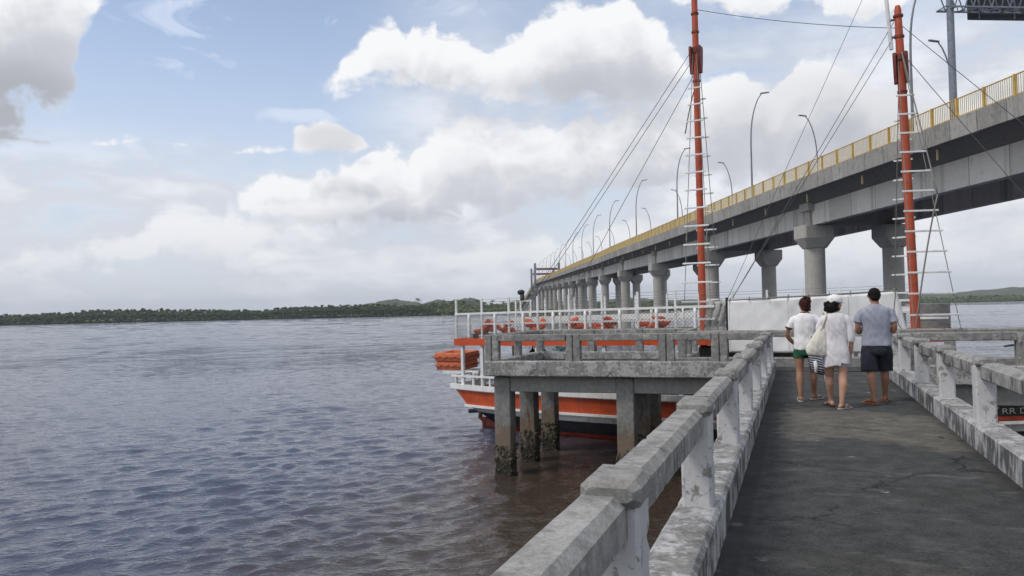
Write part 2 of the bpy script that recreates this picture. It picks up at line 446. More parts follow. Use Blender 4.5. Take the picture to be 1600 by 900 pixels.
def m_cap():
    m, nt, b = newmat('white_cap_cloth', (.66, .65, .63), .9)
    n = nt.noise(nt.objc(), 26, 3, .6)
    nt.put(b.inputs['Base Color'], nt.mix(nt.ss(n, .62, .65), (.76, .75, .74), (.42, .40, .42)))
    return m
M['cap_print'] = m_cap()

def smooth_path(pts, rad, k=4):
    P = [list(p)+[r] for p, r in zip(pts, rad)]
    out = []
    for i in range((len(P)-1)*k+1): out.append(catmull(P, i/k))
    return [Vector(p[:3]) for p in out], [p[3] for p in out]
def limb(mb, pts, rad, n=14, k=4):
    p, r = smooth_path(pts, rad, k); mb.tube(p, r, n)
def rings_of(secs, n=28, k=3, pw=.85):
    """secs: (z, cx, cy, rx, ry) -> smooth stack of rounded sections"""
    out = []
    for i in range((len(secs)-1)*k+1):
        z, cx, cy, rx, ry = catmull(secs, i/k)
        ring = []
        for j in range(n):
            a = 2*pi*j/n; ca, sa = cos(a), sin(a)
            ring.append((cx+rx*math.copysign(abs(ca)**pw, ca), cy+ry*math.copysign(abs(sa)**pw, sa), z))
        out.append(ring)
    return out
def remesh(mb, name, mat, parent, voxel=.007, sm=6, wr=0.0, wrs=(9, 9, 5), seed=0.0, dec=None, only=None):
    o = mb.build('tmp', mat, None)
    md = o.modifiers.new('r', 'REMESH'); md.mode = 'VOXEL'; md.voxel_size = voxel
    s_ = o.modifiers.new('s', 'SMOOTH'); s_.iterations = sm; s_.factor = .5
    bpy.context.view_layer.update()
    dg = bpy.context.evaluated_depsgraph_get()
    me = bpy.data.meshes.new_from_object(o.evaluated_get(dg))
    bpy.data.objects.remove(o)
    me.name = name
    if wr:
        cs = [v.co.copy() for v in me.vertices]; ns = [v.normal.copy() for v in me.vertices]; fl = []
        for c0, n0 in zip(cs, ns):
            q = Vector((c0.x*wrs[0]+seed, c0.y*wrs[1], c0.z*wrs[2]))
            d = noise.noise(q)*wr + noise.noise(q*2.3)*wr*.5
            # diagonal pull folds
            d += (abs(noise.noise(Vector((c0.x*11+c0.z*7+seed, c0.y*9, c0.z*3))))-.2)*wr*.9
            fl.extend(c0+n0*d)
        me.vertices.foreach_set('co', fl)
    me.polygons.foreach_set('use_smooth', [True]*len(me.polygons))
    me.materials.clear(); me.materials.append(mat)
    return link(bpy.data.objects.new(name, me), parent)

def hand(mb, wrist, d, palm_n, thumb, s=1.0, curl=.5):
    """palm, four unequal bent fingers and a thumb. d: along hand, palm_n: palm facing, thumb: side of thumb"""
    d = Vector(d).normalized(); pn = Vector(palm_n); pn = (pn-d*pn.dot(d)).normalized()
    th = Vector(thumb); th = (th-d*th.dot(d)-pn*th.dot(pn)).normalized()
    w = Vector(wrist)
    rings = []
    for u, a, b in ((-.01, .026, .019), (.02, .032, .017), (.05, .040, .016), (.08, .041, .014), (.093, .036, .010)):
        rings.append([w+d*u*s+(th*a*cos(2*pi*k/12)+pn*b*sin(2*pi*k/12))*s for k in range(12)])
    mb.loft(rings)
    for off, ln in ((.030, .070), (.010, .080), (-.011, .074), (-.031, .058)):
        base = w+(d*.080+th*off)*s
        pts = [base]; ang = .12; dd = d
        for sg in (.42, .32, .26):
            ang += curl*.55
            pts.append(pts[-1]+(d*cos(ang)+pn*sin(ang))*ln*sg*s)
        mb.tube([pts[0]-d*.02]+pts, [.0095*s, .0095*s, .009*s, .0085*s, .0068*s], 8)
    b0 = w+(d*.022+th*.026)*s
    mb.tube([b0-th*.012*s, b0+(th*.022+d*.012+pn*.006)*s, b0+(th*.034+d*.034+pn*.014)*s, b0+(th*.036+d*.056+pn*.02)*s], [.014*s, .013*s, .0105*s, .008*s], 8)
def foot(mb, ankle, yaw, s=1.0, z0=.018):
    """foot from heel to toes; yaw 0 = forward (+y), positive turns left"""
    a = Vector(ankle); f = Vector((-sin(yaw), cos(yaw), 0)); r = Vector((cos(yaw), sin(yaw), 0))
    rings = []
    for u, w, h in ((-.065, .018, .03), (-.055, .030, .055), (-.02, .034, .075), (.03, .034, .080), (.08, .040, .058), (.13, .046, .040), (.165, .044, .028), (.185, .030, .02)):
        c = Vector((a.x, a.y, 0))+f*u*s
        rings.append([c+r*w*s*cos(2*pi*k/12)+Vector((0, 0, z0+h*.5*s+h*.5*s*sin(2*pi*k/12))) for k in range(12)])
    mb.loft(rings)
    for i, off in enumerate((-.032, -.014, .002, .017, .031)):
        ln = (.03, .027, .024, .02, .016)[i]; rd = (.012, .008, .0078, .0075, .0075)[i]
        if yaw < -9: off = -off
        c = Vector((a.x, a.y, 0))+f*(.170-abs(off)*.25)*s+r*off*s+Vector((0, 0, z0+.013))
        mb.tube([c, c+f*ln*.6*s, c+f*ln*s], [rd*s, rd*s, rd*.7*s], 7)
def sandal(parent, ankle, yaw, mat, s=1.0):
    a = Vector((ankle[0], ankle[1], 0)); f = Vector((-sin(yaw), cos(yaw), 0)); r = Vector((cos(yaw), sin(yaw), 0))
    out = [(-.078, .0), (-.072, .026), (-.04, .040), (.02, .038), (.08, .044), (.14, .053), (.19, .048), (.212, .024), (.216, 0)]
    pts = [a+f*u*s+r*w*s for u, w in out]+[a+f*u*s-r*w*s for u, w in out[-2:0:-1]]
    q = MB(); n = len(pts); q.loft([[p+Vector((0, 0, z)) for p in pts] for z in (.002, .018)])
    so = q.build('sandal', mat, parent, bevel=.003)
    q = MB(); t = a+f*.125*s+Vector((0, 0, .02))
    for sd in (-1, 1):
        q.tube([t, a+f*.09*s+r*sd*.03*s+Vector((0, 0, .07)), a+f*.05*s+r*sd*.043*s+Vector((0, 0, .05)), a+f*.03*s+r*sd*.041*s+Vector((0, 0, .018))], .007, 6)
    q.build('strap', mat, so, smooth=True)
def head(mb, c, yaw=0.0, s=1.0, neck_base=None, pitch=0.0):
    R = Matrix.Rotation(yaw, 3, 'Z') @ Matrix.Rotation(pitch, 3, 'X'); c = Vector(c)
    def P(x, y, z): return R @ Vector((x*s, y*s, z*s)) + c
    mb.ball(c, (.074*s, .094*s, .098*s), 20, 14, R)
    rings = []
    for z, rx, ry, cy in ((-.03, .066, .072, .018), (-.06, .060, .066, .024), (-.09, .047, .052, .034), (-.112, .028, .030, .048)):
        rings.append([P(rx*cos(2*pi*k/16), cy+ry*sin(2*pi*k/16), z) for k in range(16)])
    mb.loft(rings)
    mb.tube([P(0, .086, .012), P(0, .103, -.012), P(0, .112, -.034), P(0, .094, -.046)], [.008*s, .011*s, .015*s, .012*s], 8)
    mb.tube([P(-.024, .088, -.070), P(0, .096, -.070), P(.024, .088, -.070)], [.006*s, .010*s, .006*s], 8)
    mb.tube([P(-.045, .078, .024), P(0, .092, .022), P(.045, .078, .024)], .010*s, 8)
    for sx in (-1, 1):
        mb.ball(P(sx*.076, -.004, -.012), (.010*s, .019*s, .031*s), 8, 6, R)
    if neck_base is not None:
        limb(mb, [neck_base, Vector(neck_base).lerp(P(0, -.012, -.05), .55), P(0, -.006, -.03)], [.062*s, .054*s, .056*s])
    return P, R
def eyes(parent, P, s=1.0):
    for sx in (-1, 1):
        q = MB(); q.ball(P(sx*.031, .078, 0), .012*s, 10, 8); q.build('eye', M['white_paint'], parent, smooth=True)

# ---------------------------------------------------------------- the man
man = thing('person', 'man in grey blue T-shirt and dark shorts, arms bent in front, rightmost of three walkers', 'person', (1.075, 12.85, DZ), 0.0, 'people walking along the pier')
b = MB()
LA, RA = (-.075, -.20, .075), (.105, .17, .075)
limb(b, [(-.10, 0, .92), (-.105, -.02, .70), (-.085, -.06, .50), (-.092, -.135, .36), (-.075, -.19, .16), LA], [.090, .084, .060, .060, .040, .040])
limb(b, [(.10, 0, .92), (.115, .04, .70), (.11, .11, .50), (.112, .10, .36), (.106, .15, .16), RA], [.090, .084, .060, .060, .040, .040])
foot(b, LA, .55); foot(b, RA, -.12)
b.loft(rings_of([(.84, 0, 0, .10, .09), (.90, 0, 0, .165, .115), (1.02, 0, .01, .155, .10), (1.2, 0, 0, .175, .108), (1.34, 0, -.005, .165, .09), (1.42, 0, -.01, .10, .075), (1.45, 0, -.01, .06, .06)]))
limb(b, [(-.148, -.01, 1.335), (-.214, -.02, 1.26), (-.245, -.03, 1.12), (-.235, .0, 1.04)], [.058, .052, .043, .041])
limb(b, [(-.235, 0, 1.04), (-.20, .12, 1.06), (-.13, .215, 1.10), (-.11, .235, 1.105)], [.041, .042, .031, .028])
limb(b, [(.148, -.01, 1.335), (.214, -.02, 1.26), (.245, -.03, 1.13), (.235, .0, 1.05)], [.058, .052, .043, .041])
limb(b, [(.235, 0, 1.05), (.19, .12, 1.08), (.12, .215, 1.13), (.10, .235, 1.135)], [.041, .042, .031, .028])
hand(b, (-.105, .24, 1.105), (.85, .45, .1), (0, -.6, .9), (0, .3, 1), 1.05, .7)
hand(b, (.095, .24, 1.135), (-.85, .45, .05), (0, -.6, .9), (0, .3, 1), 1.05, .7)
P, R = head(b, (-.005, .035, 1.575), .10, 1.04, (0, -.012, 1.40), -.12)
body = remesh(b, 'body', M['skin_tan'], man)
eyes(man, P, 1.04)
q = MB()
q.ball(P(0, -.014, .022), (.087, .103, .094), 20, 14, R)
q.ball(P(0, -.062, -.030), (.070, .046, .060), 16, 10, R)
remesh(q, 'hair', M['hair_black'], man, .006, 3, .004, (60, 60, 40))
q = MB()
for sx in (-1, 1): q.bar(P(sx*.088, -.01, .004), P(sx*.078, .09, .006), .006, .012)
q.bar(P(-.07, .095, .0), P(.07, .095, .0), .006, .03); q.build('glasses', M['black'], man)
q = MB()
q.loft(rings_of([(.835, .003, 0, .198, .148), (.86, .003, 0, .202, .150), (.96, 0, .005, .196, .140), (1.08, 0, .005, .196, .135), (1.22, 0, 0, .208, .140), (1.33, 0, -.005, .212, .128), (1.39, 0, -.01, .168, .108), (1.425, 0, -.012, .105, .088), (1.445, 0, -.012, .078, .074)]))
for sx in (-1, 1):
    limb(q, [(sx*.14, -.01, 1.345), (sx*.19, -.015, 1.315), (sx*.228, -.022, 1.255), (sx*.246, -.028, 1.18)], [.066, .066, .064, .066])
remesh(q, 'shirt', M['tee_blue'], man, .007, 5, .011, seed=3.0)
q = MB()
q.loft(rings_of([(.70, 0, -.01, .16, .12), (.76, 0, -.01, .192, .135), (.86, 0, 0, .182, .130), (.90, 0, 0, .16, .12)]))
limb(q, [(-.095, 0, .82), (-.108, -.02, .70), (-.108, -.055, .52), (-.108, -.065, .465)], [.108, .112, .118, .120], 18)
limb(q, [(.095, 0, .82), (.112, .03, .70), (.116, .085, .52), (.116, .09, .465)], [.108, .110, .105, .104], 18)
remesh(q, 'shorts', M['navy'], man, .007, 4, .009, seed=8.0)
sandal(man, LA, .55, M['sandal_orange'], 1.06); sandal(man, RA, -.12, M['sandal_orange'], 1.06)

# ---------------------------------------------------------------- woman in the middle
wm = thing('person', 'woman in white cap and long pale tunic with a cream bag on her shoulder', 'person', (.485, 12.15, DZ), 0.0, 'people walking along the pier')
b = MB()
LA, RA = (-.07, .14, .072), (.055, -.15, .072)
limb(b, [(-.09, 0, .84), (-.092, .03, .64), (-.085, .09, .45), (-.088, .08, .33), (-.074, .13, .14), LA], [.088, .080, .056, .056, .036, .036])
limb(b, [(.09, 0, .84), (.088, -.01, .64), (.082, -.05, .45), (.082, -.10, .33), (.06, -.145, .14), RA], [.088, .080, .057, .058, .037, .036])
foot(b, LA, .35, .94); foot(b, RA, -.65, .94)
b.loft(rings_of([(.78, 0, 0, .10, .09), (.84, 0, 0, .165, .115), (.98, 0, .01, .13, .09), (1.12, 0, 0, .145, .095), (1.25, 0, -.005, .15, .09), (1.33, 0, -.01, .085, .068), (1.36, 0, -.01, .05, .052)]))
limb(b, [(-.115, -.01, 1.255), (-.168, -.02, 1.19), (-.19, -.02, 1.02), (-.17, .06, .95)], [.05, .044, .037, .035])
limb(b, [(-.18, .06, .95), (-.14, .15, 1.02), (-.10, .18, 1.10)], [.035, .034, .025])
limb(b, [(.115, -.01, 1.255), (.170, -.02, 1.19), (.208, -.03, 1.02), (.21, -.01, .92), (.205, .02, .79), (.20, .03, .755)], [.05, .044, .037, .035, .026, .023])
hand(b, (-.10, .185, 1.10), (.3, .3, 1), (1, -.3, 0), (0, -1, .2), .93, 1.0)
hand(b, (.20, .032, .755), (-.02, .12, -1), (-1, 0, 0), (0, 1, 0), .95, .45)
P, R = head(b, (.01, .03, 1.475), -.95, .98, (0, -.012, 1.31), -.02)
remesh(b, 'body', M['skin_light'], wm)
eyes(wm, P, .98)
q = MB(); hr = random.Random(3)
for k in range(60):
    z = hr.uniform(-.11, .005); a = hr.uniform(-pi*.97, -pi*.03)
    rr = .085*(1.15 if z < .0 else 1.0)
    q.ball(P(rr*cos(a)*1.0, -.012+rr*1.15*sin(a), z), hr.uniform(.022, .034), 8, 6)
for k in range(26):
    q.ball(P(hr.uniform(-.06, .06), hr.uniform(-.125, -.07), hr.uniform(-.125, -.02)), hr.uniform(.02, .036), 8, 6)
q.ball(P(0, -.02, 0), (.078, .092, .085), 14, 10, R)
remesh(q, 'hair', M['hair_black'], wm, .0065, 1, .006, (50, 50, 50))
q = MB(); q.loft([[P((.088+dx)*cos(2*pi*k/24), (.106+dx)*sin(2*pi*k/24), z) for k in range(24)] for z, dx in ((.012, .004), (.045, .008), (.078, .000), (.106, -.020), (.124, -.050), (.130, -.085))])
for k in range(1): pass
cap_ = q.build('cap', M['cap_print'], wm, smooth=True, angle=1.0)
q = MB(); rings = []
for i in range(9):
    u = i/8; x = -.075+.15*u
    y0 = .106*sqrt(max(0, 1-(x/.09)**2)); y1 = y0+.078*(1-(2*u-1)**2*.55)
    rings.append([P(x, y0-.01, .030), P(x, y1, .008-.0*u), P(x, y1, .002), P(x, y0-.01, .024)])
q.loft(rings); q.build('visor', M['white_cloth'], cap_, smooth=True, angle=.7)
q = MB()
q.loft(rings_of([(.60, .012, .0, .174, .135), (.63, .012, 0, .178, .138), (.74, .008, 0, .178, .136), (.86, 0, 0, .172, .132), (.98, 0, .005, .160, .120), (1.12, 0, 0, .164, .118), (1.24, 0, -.005, .168, .110), (1.30, 0, -.01, .140, .096), (1.34, 0, -.012, .085, .075), (1.352, 0, -.012, .066, .064)]))
for sx in (-1, 1):
    limb(q, [(sx*.115, -.01, 1.27), (sx*.160, -.018, 1.235), (sx*.190, -.022, 1.15), (sx*.205+.008, -.028, 1.03), (sx*.198+.014, -.015, .94)], [.055, .054, .051, .051, .053])
tun = remesh(q, 'tunic', M['tunic'], wm, .007, 4, .012, (8, 8, 4), seed=13.0)
for v in tun.data.vertices:   # shirt tail: lower at the back left, notched at the sides
    if v.co.z < .75 and abs(v.co.x) < .21: v.co.z += .035*(1 if v.co.x > .06 else -.3)*max(0, (.75-v.co.z)/.15) + .015*cos(v.co.x*22)*max(0, (.75-v.co.z)/.15)
q = MB()
q.loft(rings_of([(.66, 0, 0, .15, .115), (.74, 0, 0, .172, .126), (.84, 0, 0, .16, .12)]))
for sx in (-1, 1): limb(q, [(sx*.085, 0, .76), (sx*.09, 0, .64), (sx*.09, 0, .575)], [.095, .094, .096], 16)
remesh(q, 'shorts', M['grey_short'], wm, .007, 3, .005)
sandal(wm, LA, .35, M['sandal_dark'], .98); sandal(wm, RA, -.65, M['sandal_pale'], .98)
# cream shoulder bag
bag = thing('shoulder_bag', 'slouchy cream canvas bag hanging from the shoulder of the woman in the cap', 'bag', (.485-.245, 12.15-.09, DZ+.74), .3)
q = MB()
q.loft(rings_of([(.0, .0, 0, .085, .04), (.02, 0, 0, .135, .062), (.10, .0, 0, .148, .075), (.20, .02, 0, .128, .062), (.30, .05, 0, .085, .042), (.38, .075, .0, .05, .026), (.43, .09, 0, .03, .018)], 24, 3, .8))
remesh(q, 'pouch', M['canvas'], bag, .007, 3, .012, (11, 11, 6), seed=21.0)
for dx, dy in ((-.018, -.03), (.03, .012)):
    q = MB(); limb(q, [(.075+dx, dy*.5, .36), (.105+dx, dy, .45), (.135+dx*.6, dy-.02, .555), (.140+dx*.3, .045, .612), (.135, .11, .57), (.10, .15, .44)], [.016, .014, .013, .013, .013, .013], 8)
    q.build('handle_strap', M['canvas'], bag, smooth=True)

# ---------------------------------------------------------------- woman on the left
wl = thing('person', 'woman with dark red pinned up hair in a white T-shirt and green shorts', 'person', (.10, 12.98, DZ), 0.0, 'people walking along the pier')
b = MB()
LA, RA = (-.095, -.16, .072), (.10, .15, .072)
limb(b, [(-.09, 0, .84), (-.10, -.015, .64), (-.098, -.05, .45), (-.098, -.10, .33), (-.095, -.155, .14), LA], [.086, .076, .053, .054, .035, .035])
limb(b, [(.09, 0, .84), (.10, .03, .64), (.10, .10, .45), (.10, .09, .33), (.10, .14, .14), RA], [.086, .076, .053, .054, .035, .035])
foot(b, LA, .05, .93); foot(b, RA, -.7, .93)
b.loft(rings_of([(.78, 0, 0, .10, .09), (.84, 0, 0, .16, .112), (.98, 0, .01, .122, .085), (1.12, 0, 0, .138, .09), (1.25, 0, -.005, .145, .085), (1.33, 0, -.01, .08, .065), (1.36, 0, -.01, .048, .05)]))
limb(b, [(-.115, -.01, 1.25), (-.186, -.015, 1.185), (-.245, -.02, 1.08), (-.262, .0, .99)], [.048, .042, .036, .034])
limb(b, [(-.262, 0, .99), (-.225, .06, .93), (-.175, .12, .87), (-.16, .135, .86)], [.034, .034, .026, .024])
limb(b, [(.115, -.01, 1.25), (.184, -.015, 1.185), (.215, -.02, 1.05), (.20, .0, .96), (.175, .01, .84), (.17, .01, .80)], [.048, .042, .036, .034, .026, .023])
hand(b, (-.16, .135, .86), (.6, .6, -.35), (.3, -.5, -.2), (.2, .2, 1), .92, .6)
hand(b, (.17, .01, .80), (-.05, .05, -1), (-1, 0, 0), (0, 1, 0), .92, 1.1)
P, R = head(b, (.0, .03, 1.465), .25, .98, (0, -.012, 1.31), .06)
remesh(b, 'body', M['skin_tan'], wl)
eyes(wl, P, .98)
q = MB()
q.ball(P(0, -.016, .020), (.084, .102, .092), 18, 12, R); q.ball(P(.0, -.058, -.045), (.066, .046, .062), 14, 10, R)
for k in range(16): q.ball(P(hr.uniform(-.02, .06), hr.uniform(-.12, -.05), hr.uniform(.05, .118)), hr.uniform(.018, .032), 8, 6)
for k in range(12): q.ball(P(hr.uniform(-.05, .06), hr.uniform(-.11, -.08), hr.uniform(-.09, .03)), hr.uniform(.016, .026), 8, 6)
remesh(q, 'hair', M['hair_red'], wl, .006, 2, .005, (50, 50, 50))
q = MB(); 
for sx in (-1, 1): q.bar(P(sx*.086, -.005, .004), P(sx*.076, .09, .006), .006, .011)
q.build('glasses', M['black'], wl)
q = MB()
q.loft(rings_of([(.775, .0, 0, .158, .125), (.80, .0, 0, .166, .130), (.90, 0, 0, .168, .128), (1.0, 0, .005, .165, .120), (1.12, 0, 0, .168, .118), (1.23, 0, -.005, .172, .110), (1.29, 0, -.01, .14, .094), (1.325, 0, -.012, .085, .074), (1.338, 0, -.012, .064, .062)]))
for sx in (-1, 1):
    limb(q, [(sx*.115, -.01, 1.265), (sx*.16, -.015, 1.23), (sx*.200, -.018, 1.175), (sx*.228, -.02, 1.11)], [.054, .054, .053, .055])
remesh(q, 'shirt', M['white_cloth'], wl, .007, 4, .012, (8, 8, 5), seed=33.0)
for sx in (-1, 1):
    q = MB(); c = Vector((sx*.2335, -.02, 1.105)); ax = Vector((sx*.024, -.002, -.07)).normalized(); e1 = ax.orthogonal().normalized(); e2 = ax.cross(e1)
    q.tube([c-ax*.012, c+ax*.012], .0585, 20); q.build('sleeve_trim', M['dark_trim'], wl, smooth=True, angle=.6)
q = MB(); q.tube([(0, -.012, 1.325), (0, -.012, 1.35)], .067, 20); q.build('collar_trim', M['dark_trim'], wl, smooth=True, angle=.6)
q = MB()
q.loft(rings_of([(.69, 0, 0, .15, .115), (.76, 0, 0, .172, .126), (.86, 0, 0, .155, .115)]))
for sx in (-1, 1): limb(q, [(sx*.085, 0, .78), (sx*.095, .0, .70), (sx*.10, .0, .645)], [.092, .094, .097], 16)
remesh(q, 'shorts', M['green_cloth'], wl, .007, 3, .006, seed=2.0)
sandal(wl, LA, .05, M['sandal_pale'], .97); sandal(wl, RA, -.7, M['sandal_pale'], .97)
sb_ = thing('striped_bag', 'navy and white striped cloth bag carried low between the two women', 'bag', (.265, 12.62, DZ+.43), -.35)
q = MB()
q.loft(rings_of([(.0, .05, 0, .05, .03), (.02, .04, 0, .11, .06), (.10, .02, 0, .135, .085), (.19, -.02, 0, .115, .075), (.28, -.06, 0, .07, .05), (.38, -.085, .0, .052, .035), (.46, -.09, 0, .048, .028)], 22, 3, .85))
remesh(q, 'pouch', M['stripes'], sb_, .007, 3, .012, (10, 10, 7), seed=5.0)
q = MB(); limb(q, [(-.10, 0, .44), (-.12, .02, .50), (-.09, .03, .56)], [.012]*3, 8); q.build('handle_strap', M['stripes'], sb_, smooth=True)
q = MB(); limb(q, [(-.02, -.085, .20), (.0, -.10, .12), (-.01, -.09, .03)], [.025, .03, .015], 8); q.build('white_tassel_knot', M['white_cloth'], sb_, smooth=True)
q = MB()
for k in range(5): limb(q, [(.09+.004*k, -.02+.01*k, .05), (.10+.008*k, -.03+.006*k, -.06), (.115+.012*k, -.02, -.16), (.135+.01*k, -.02, -.235-.01*k)], [.006, .005, .006, .004], 5)
q.build('fringe', M['canvas'], sb_, smooth=True)
# =================================================================== PIER
pier = thing('concrete_pier', 'grey concrete pier with dark walkway leading to a T shaped landing on piles', 'pier', (0, 0, 0))
b = MB()
b.box((.575, 6.6, DZ-.10), (2.5, 23.6, .20))
b.build('walkway_deck', M['deck'], pier)
b = MB()
b.box((-5.03, 20.5, DZ-.085), (4.5, 3.9, .17))
b.box((2.1, 19.22, DZ-.087), (9.66, 1.14, .166))
b.box((4.4, 18.13, DZ-.09), (5.0, 1.04, .16))
b.build('landing_deck', M['deck'], pier)
# beams under the landing
def beam(p0, p1, w=.3, h=.40, zc=DZ-.37):
    q = MB(); rough_bar(q, (p0[0], p0[1], zc), (p1[0], p1[1], zc), w, h, seg=.25, amp=.004, cham=.015, chip=.006)
    return q.build('beam', M['conc_beam'], pier, smooth=True, angle=.7)
for x0, x1 in ((-6.79, -4.11), (-3.69, -.6)):
    beam((x0, 18.83), (x1, 18.83))
beam((-.6, 18.83), (1.9, 18.83)); beam((2.4, 17.75), (5.0, 17.75)); beam((5.4, 17.75), (7.0, 17.75)); beam((1.6, 17.75), (2.0, 17.75))
for xx in (-7.0, -3.9):
    beam((xx, 19.08), (xx, 20.40)); beam((xx, 20.85), (xx, 22.16))
beam((-6.79, 22.37), (-4.11, 22.37)); beam((-3.69, 22.37), (-2.7, 22.37)); beam((-2.6, 19.62), (6.9, 19.62))
for yy in (1.0, 5.5, 10.0, 14.5):
    beam((-.6, yy), (1.75, yy), .35, .35, DZ-.38)
# piles
def crust(seed, k=230, zt=.72):
    r = random.Random(seed); q = MB()
    for i in range(k):
        z = zt*(1-r.random()**1.5*1.1) if r.random() < .62 else r.uniform(-.05, zt)
        z = max(-.06, z)
        s = r.randrange(4); a = r.uniform(-.21, .21)
        rad = r.uniform(.018, .05)*(1.15 if z > zt*.5 else .8)
        d = .205 + r.uniform(-.01, .02)
        c = [(a, -d), (d, a), (a, d), (-d, a)][s]
        q.ball((c[0], c[1], z), (rad*r.uniform(.7, 1.2), rad*r.uniform(.7, 1.2), rad*r.uniform(.8, 1.6)), 5, 3, Matrix.Rotation(r.uniform(0, 3), 3, Vector((r.random(), r.random(), r.random())).normalized()))
    me = q.build('barnacle_crust', M['barnacle'], None, smooth=False)
    COL.objects.unlink(me)
    return me
crusts = [crust(1), crust(2, 250, .85), crust(3, 240, .8)]
b = MB(); rough_bar(b, (0, 0, -1.0), (0, 0, DZ-.20), .42, .42, up=(0, 1, 0), seg=.12, amp=.004, cham=.02, chip=.012)
pile0 = b.build('pile', M['pile'], pier, smooth=True, angle=.7)
COL.objects.unlink(pile0)
pile_pts = [(-7.0, 18.86), (-6.95, 20.62), (-6.9, 22.37), (-3.9, 18.86), (-3.9, 20.62), (-3.9, 22.37), (-.75, 18.9), (-1.4, 19.62),
            (2.2, 17.75), (5.2, 17.75), (2.2, 19.62), (5.2, 19.62), (-.3, 1.0), (1.45, 1.0), (-.3, 5.5), (1.45, 5.5), (-.3, 10.0), (1.45, 10.0), (-.3, 14.5), (1.45, 14.5)]
for i, (x, y) in enumerate(pile_pts):
    o = pile0.copy(); COL.objects.link(o); o.parent = pier
    o.location = (x, y, 0 if y > 17 else -.02); o.rotation_euler = (0, 0, (i % 4)*pi/2)
    c = crusts[i % 3].copy(); c['kind'] = 'stuff'; COL.objects.link(c); c.parent = o; c.location = (0, 0, 0)

# ------------------------------------------------------------------ railings of the pier
def railing(label, p0, p1, posts, kerb_top=.25, kerb_drop=.2, kw=.28, post_h=.86, cap=True, rail=(.69, .855), pw=.185, pl=.2, double=False, kmat='conc_kerb', rmat='conc_rail', pmat='conc_post', ends=(True, True), seed=0.0, seg=.06):
    p0 = Vector(p0); p1 = Vector(p1); d = p1-p0; Ln = d.length; a = atan2(d.y, d.x)
    r = thing('concrete_railing', label, 'railing', (p0.x, p0.y, DZ), a, 'concrete railings around the pier')
    q = MB(); h = kerb_top+kerb_drop
    rough_bar(q, (0, 0, kerb_top-h/2), (Ln, 0, kerb_top-h/2), kw, h, seg=.08, amp=.004, cham=.025, chip=.014, seed=seed)
    q.build('kerb', M[kmat], r, smooth=True, angle=.5)
    ps = []
    for x in posts:
        if double: ps += [x-.095, x+.095]
        else: ps.append(x)
    L_ = .172 if double else pl
    for i, x in enumerate(ps):
        q = MB()
        rough_bar(q, (x, 0, kerb_top-.03), (x, 0, post_h-(.035 if cap else 0)), L_, pw, up=(0, 1, 0), seg=.05, amp=.0035, cham=.016, chip=.014, seed=seed+i*1.7)
        o = q.build('post', M[pmat], r, smooth=True, angle=.5)
        if cap:
            q = MB()
            rough_bar(q, (x-.145, 0, post_h), (x+.145, 0, post_h), pw+.03, .10, seg=.035, amp=.006, cham=.026, chip=.032, seed=seed+i*2.3+9)
            q.build('post_cap', M['conc_old'], o, smooth=True, angle=.5)
    hh = rail[1]-rail[0]
    xs = [x for x in posts]
    half = .19 if double else L_/2
    segs = []
    if ends[0]: segs.append((0.0, xs[0]-half))
    segs += [(xs[i]+half, xs[i+1]-half) for i in range(len(xs)-1)]
    if ends[1]: segs.append((xs[-1]+half, Ln))
    for i, (u0, u1) in enumerate(segs):
        if u1-u0 < .1: continue
        q = MB()
        rough_bar(q, (u0-.01, .03, rail[0]+hh/2), (u1+.01, .03, rail[0]+hh/2), .165, hh, seg=seg, amp=.0035, cham=.014, chip=.014, cham_r=.035, seed=seed+i*3.1+20)
        q.build('rail', M[rmat], r, smooth=True, angle=.5)
    return r

railing('long weathered railing along the water side of the walkway, nearest in view', (-.62, -4.0), (-.62, 18.38),
        [2.15, 4.48, 6.81, 9.14, 11.47, 13.80, 16.13, 18.46, 20.79, 22.2], seg=.05, seed=1.0, ends=(True, False))
railing('weathered railing along the right edge of the walkway, beside the man', (1.765, 17.35), (1.765, -4.0),
        [.12, 1.65, 3.75, 5.85, 8.08, 10.3, 12.5, 14.7, 16.9, 19.1], seed=41.0, ends=(False, True))
railing('mottled front railing of the landing with paired posts, in front of the orange boat', (-.78, 18.525), (-7.36, 18.525),
        [.9, 2.09, 4.31, 6.39], kerb_top=.21, kerb_drop=.17, kw=.25, post_h=.85, cap=False, double=True, kmat='conc_fascia', rmat='conc_old', pmat='conc_old', seed=71.0, ends=(True, False))
railing('short end railing of the landing facing the open river', (-7.22, 18.66), (-7.22, 22.36), [1.9], kerb_top=.21, kerb_drop=.17, kw=.25, post_h=.85, cap=False, kmat='conc_fascia', rmat='conc_old', pmat='conc_old', seed=91.0)
railing('rear railing of the landing beside the boat hull, half hidden behind the paired posts', (-7.34, 22.5), (-2.6, 22.5), [.14, 1.7, 3.1, 4.6], kerb_top=.21, kerb_drop=.17, kw=.25, post_h=.85, cap=False, kmat='conc_fascia', rmat='conc_old', pmat='conc_old', seed=111.0, ends=(False, False))
railing('short stepped railing linking the two rear edges of the landing', (-2.73, 22.36), (-2.73, 20.02), [1.15], kerb_top=.21, kerb_drop=.17, kw=.25, post_h=.85, cap=False, kmat='conc_fascia', rmat='conc_old', pmat='conc_old', seed=131.0)
railing('rear railing straight ahead at the end of the walkway, below the white tarpaulin', (-2.85, 19.88), (7.0, 19.88), [.15, 2.0, 4.62, 6.0, 8.0, 9.7], kerb_top=.21, kerb_drop=.17, kw=.25, post_h=.85, cap=False, kmat='conc_old', rmat='conc_old', pmat='conc_old', seed=151.0, ends=(False, False))
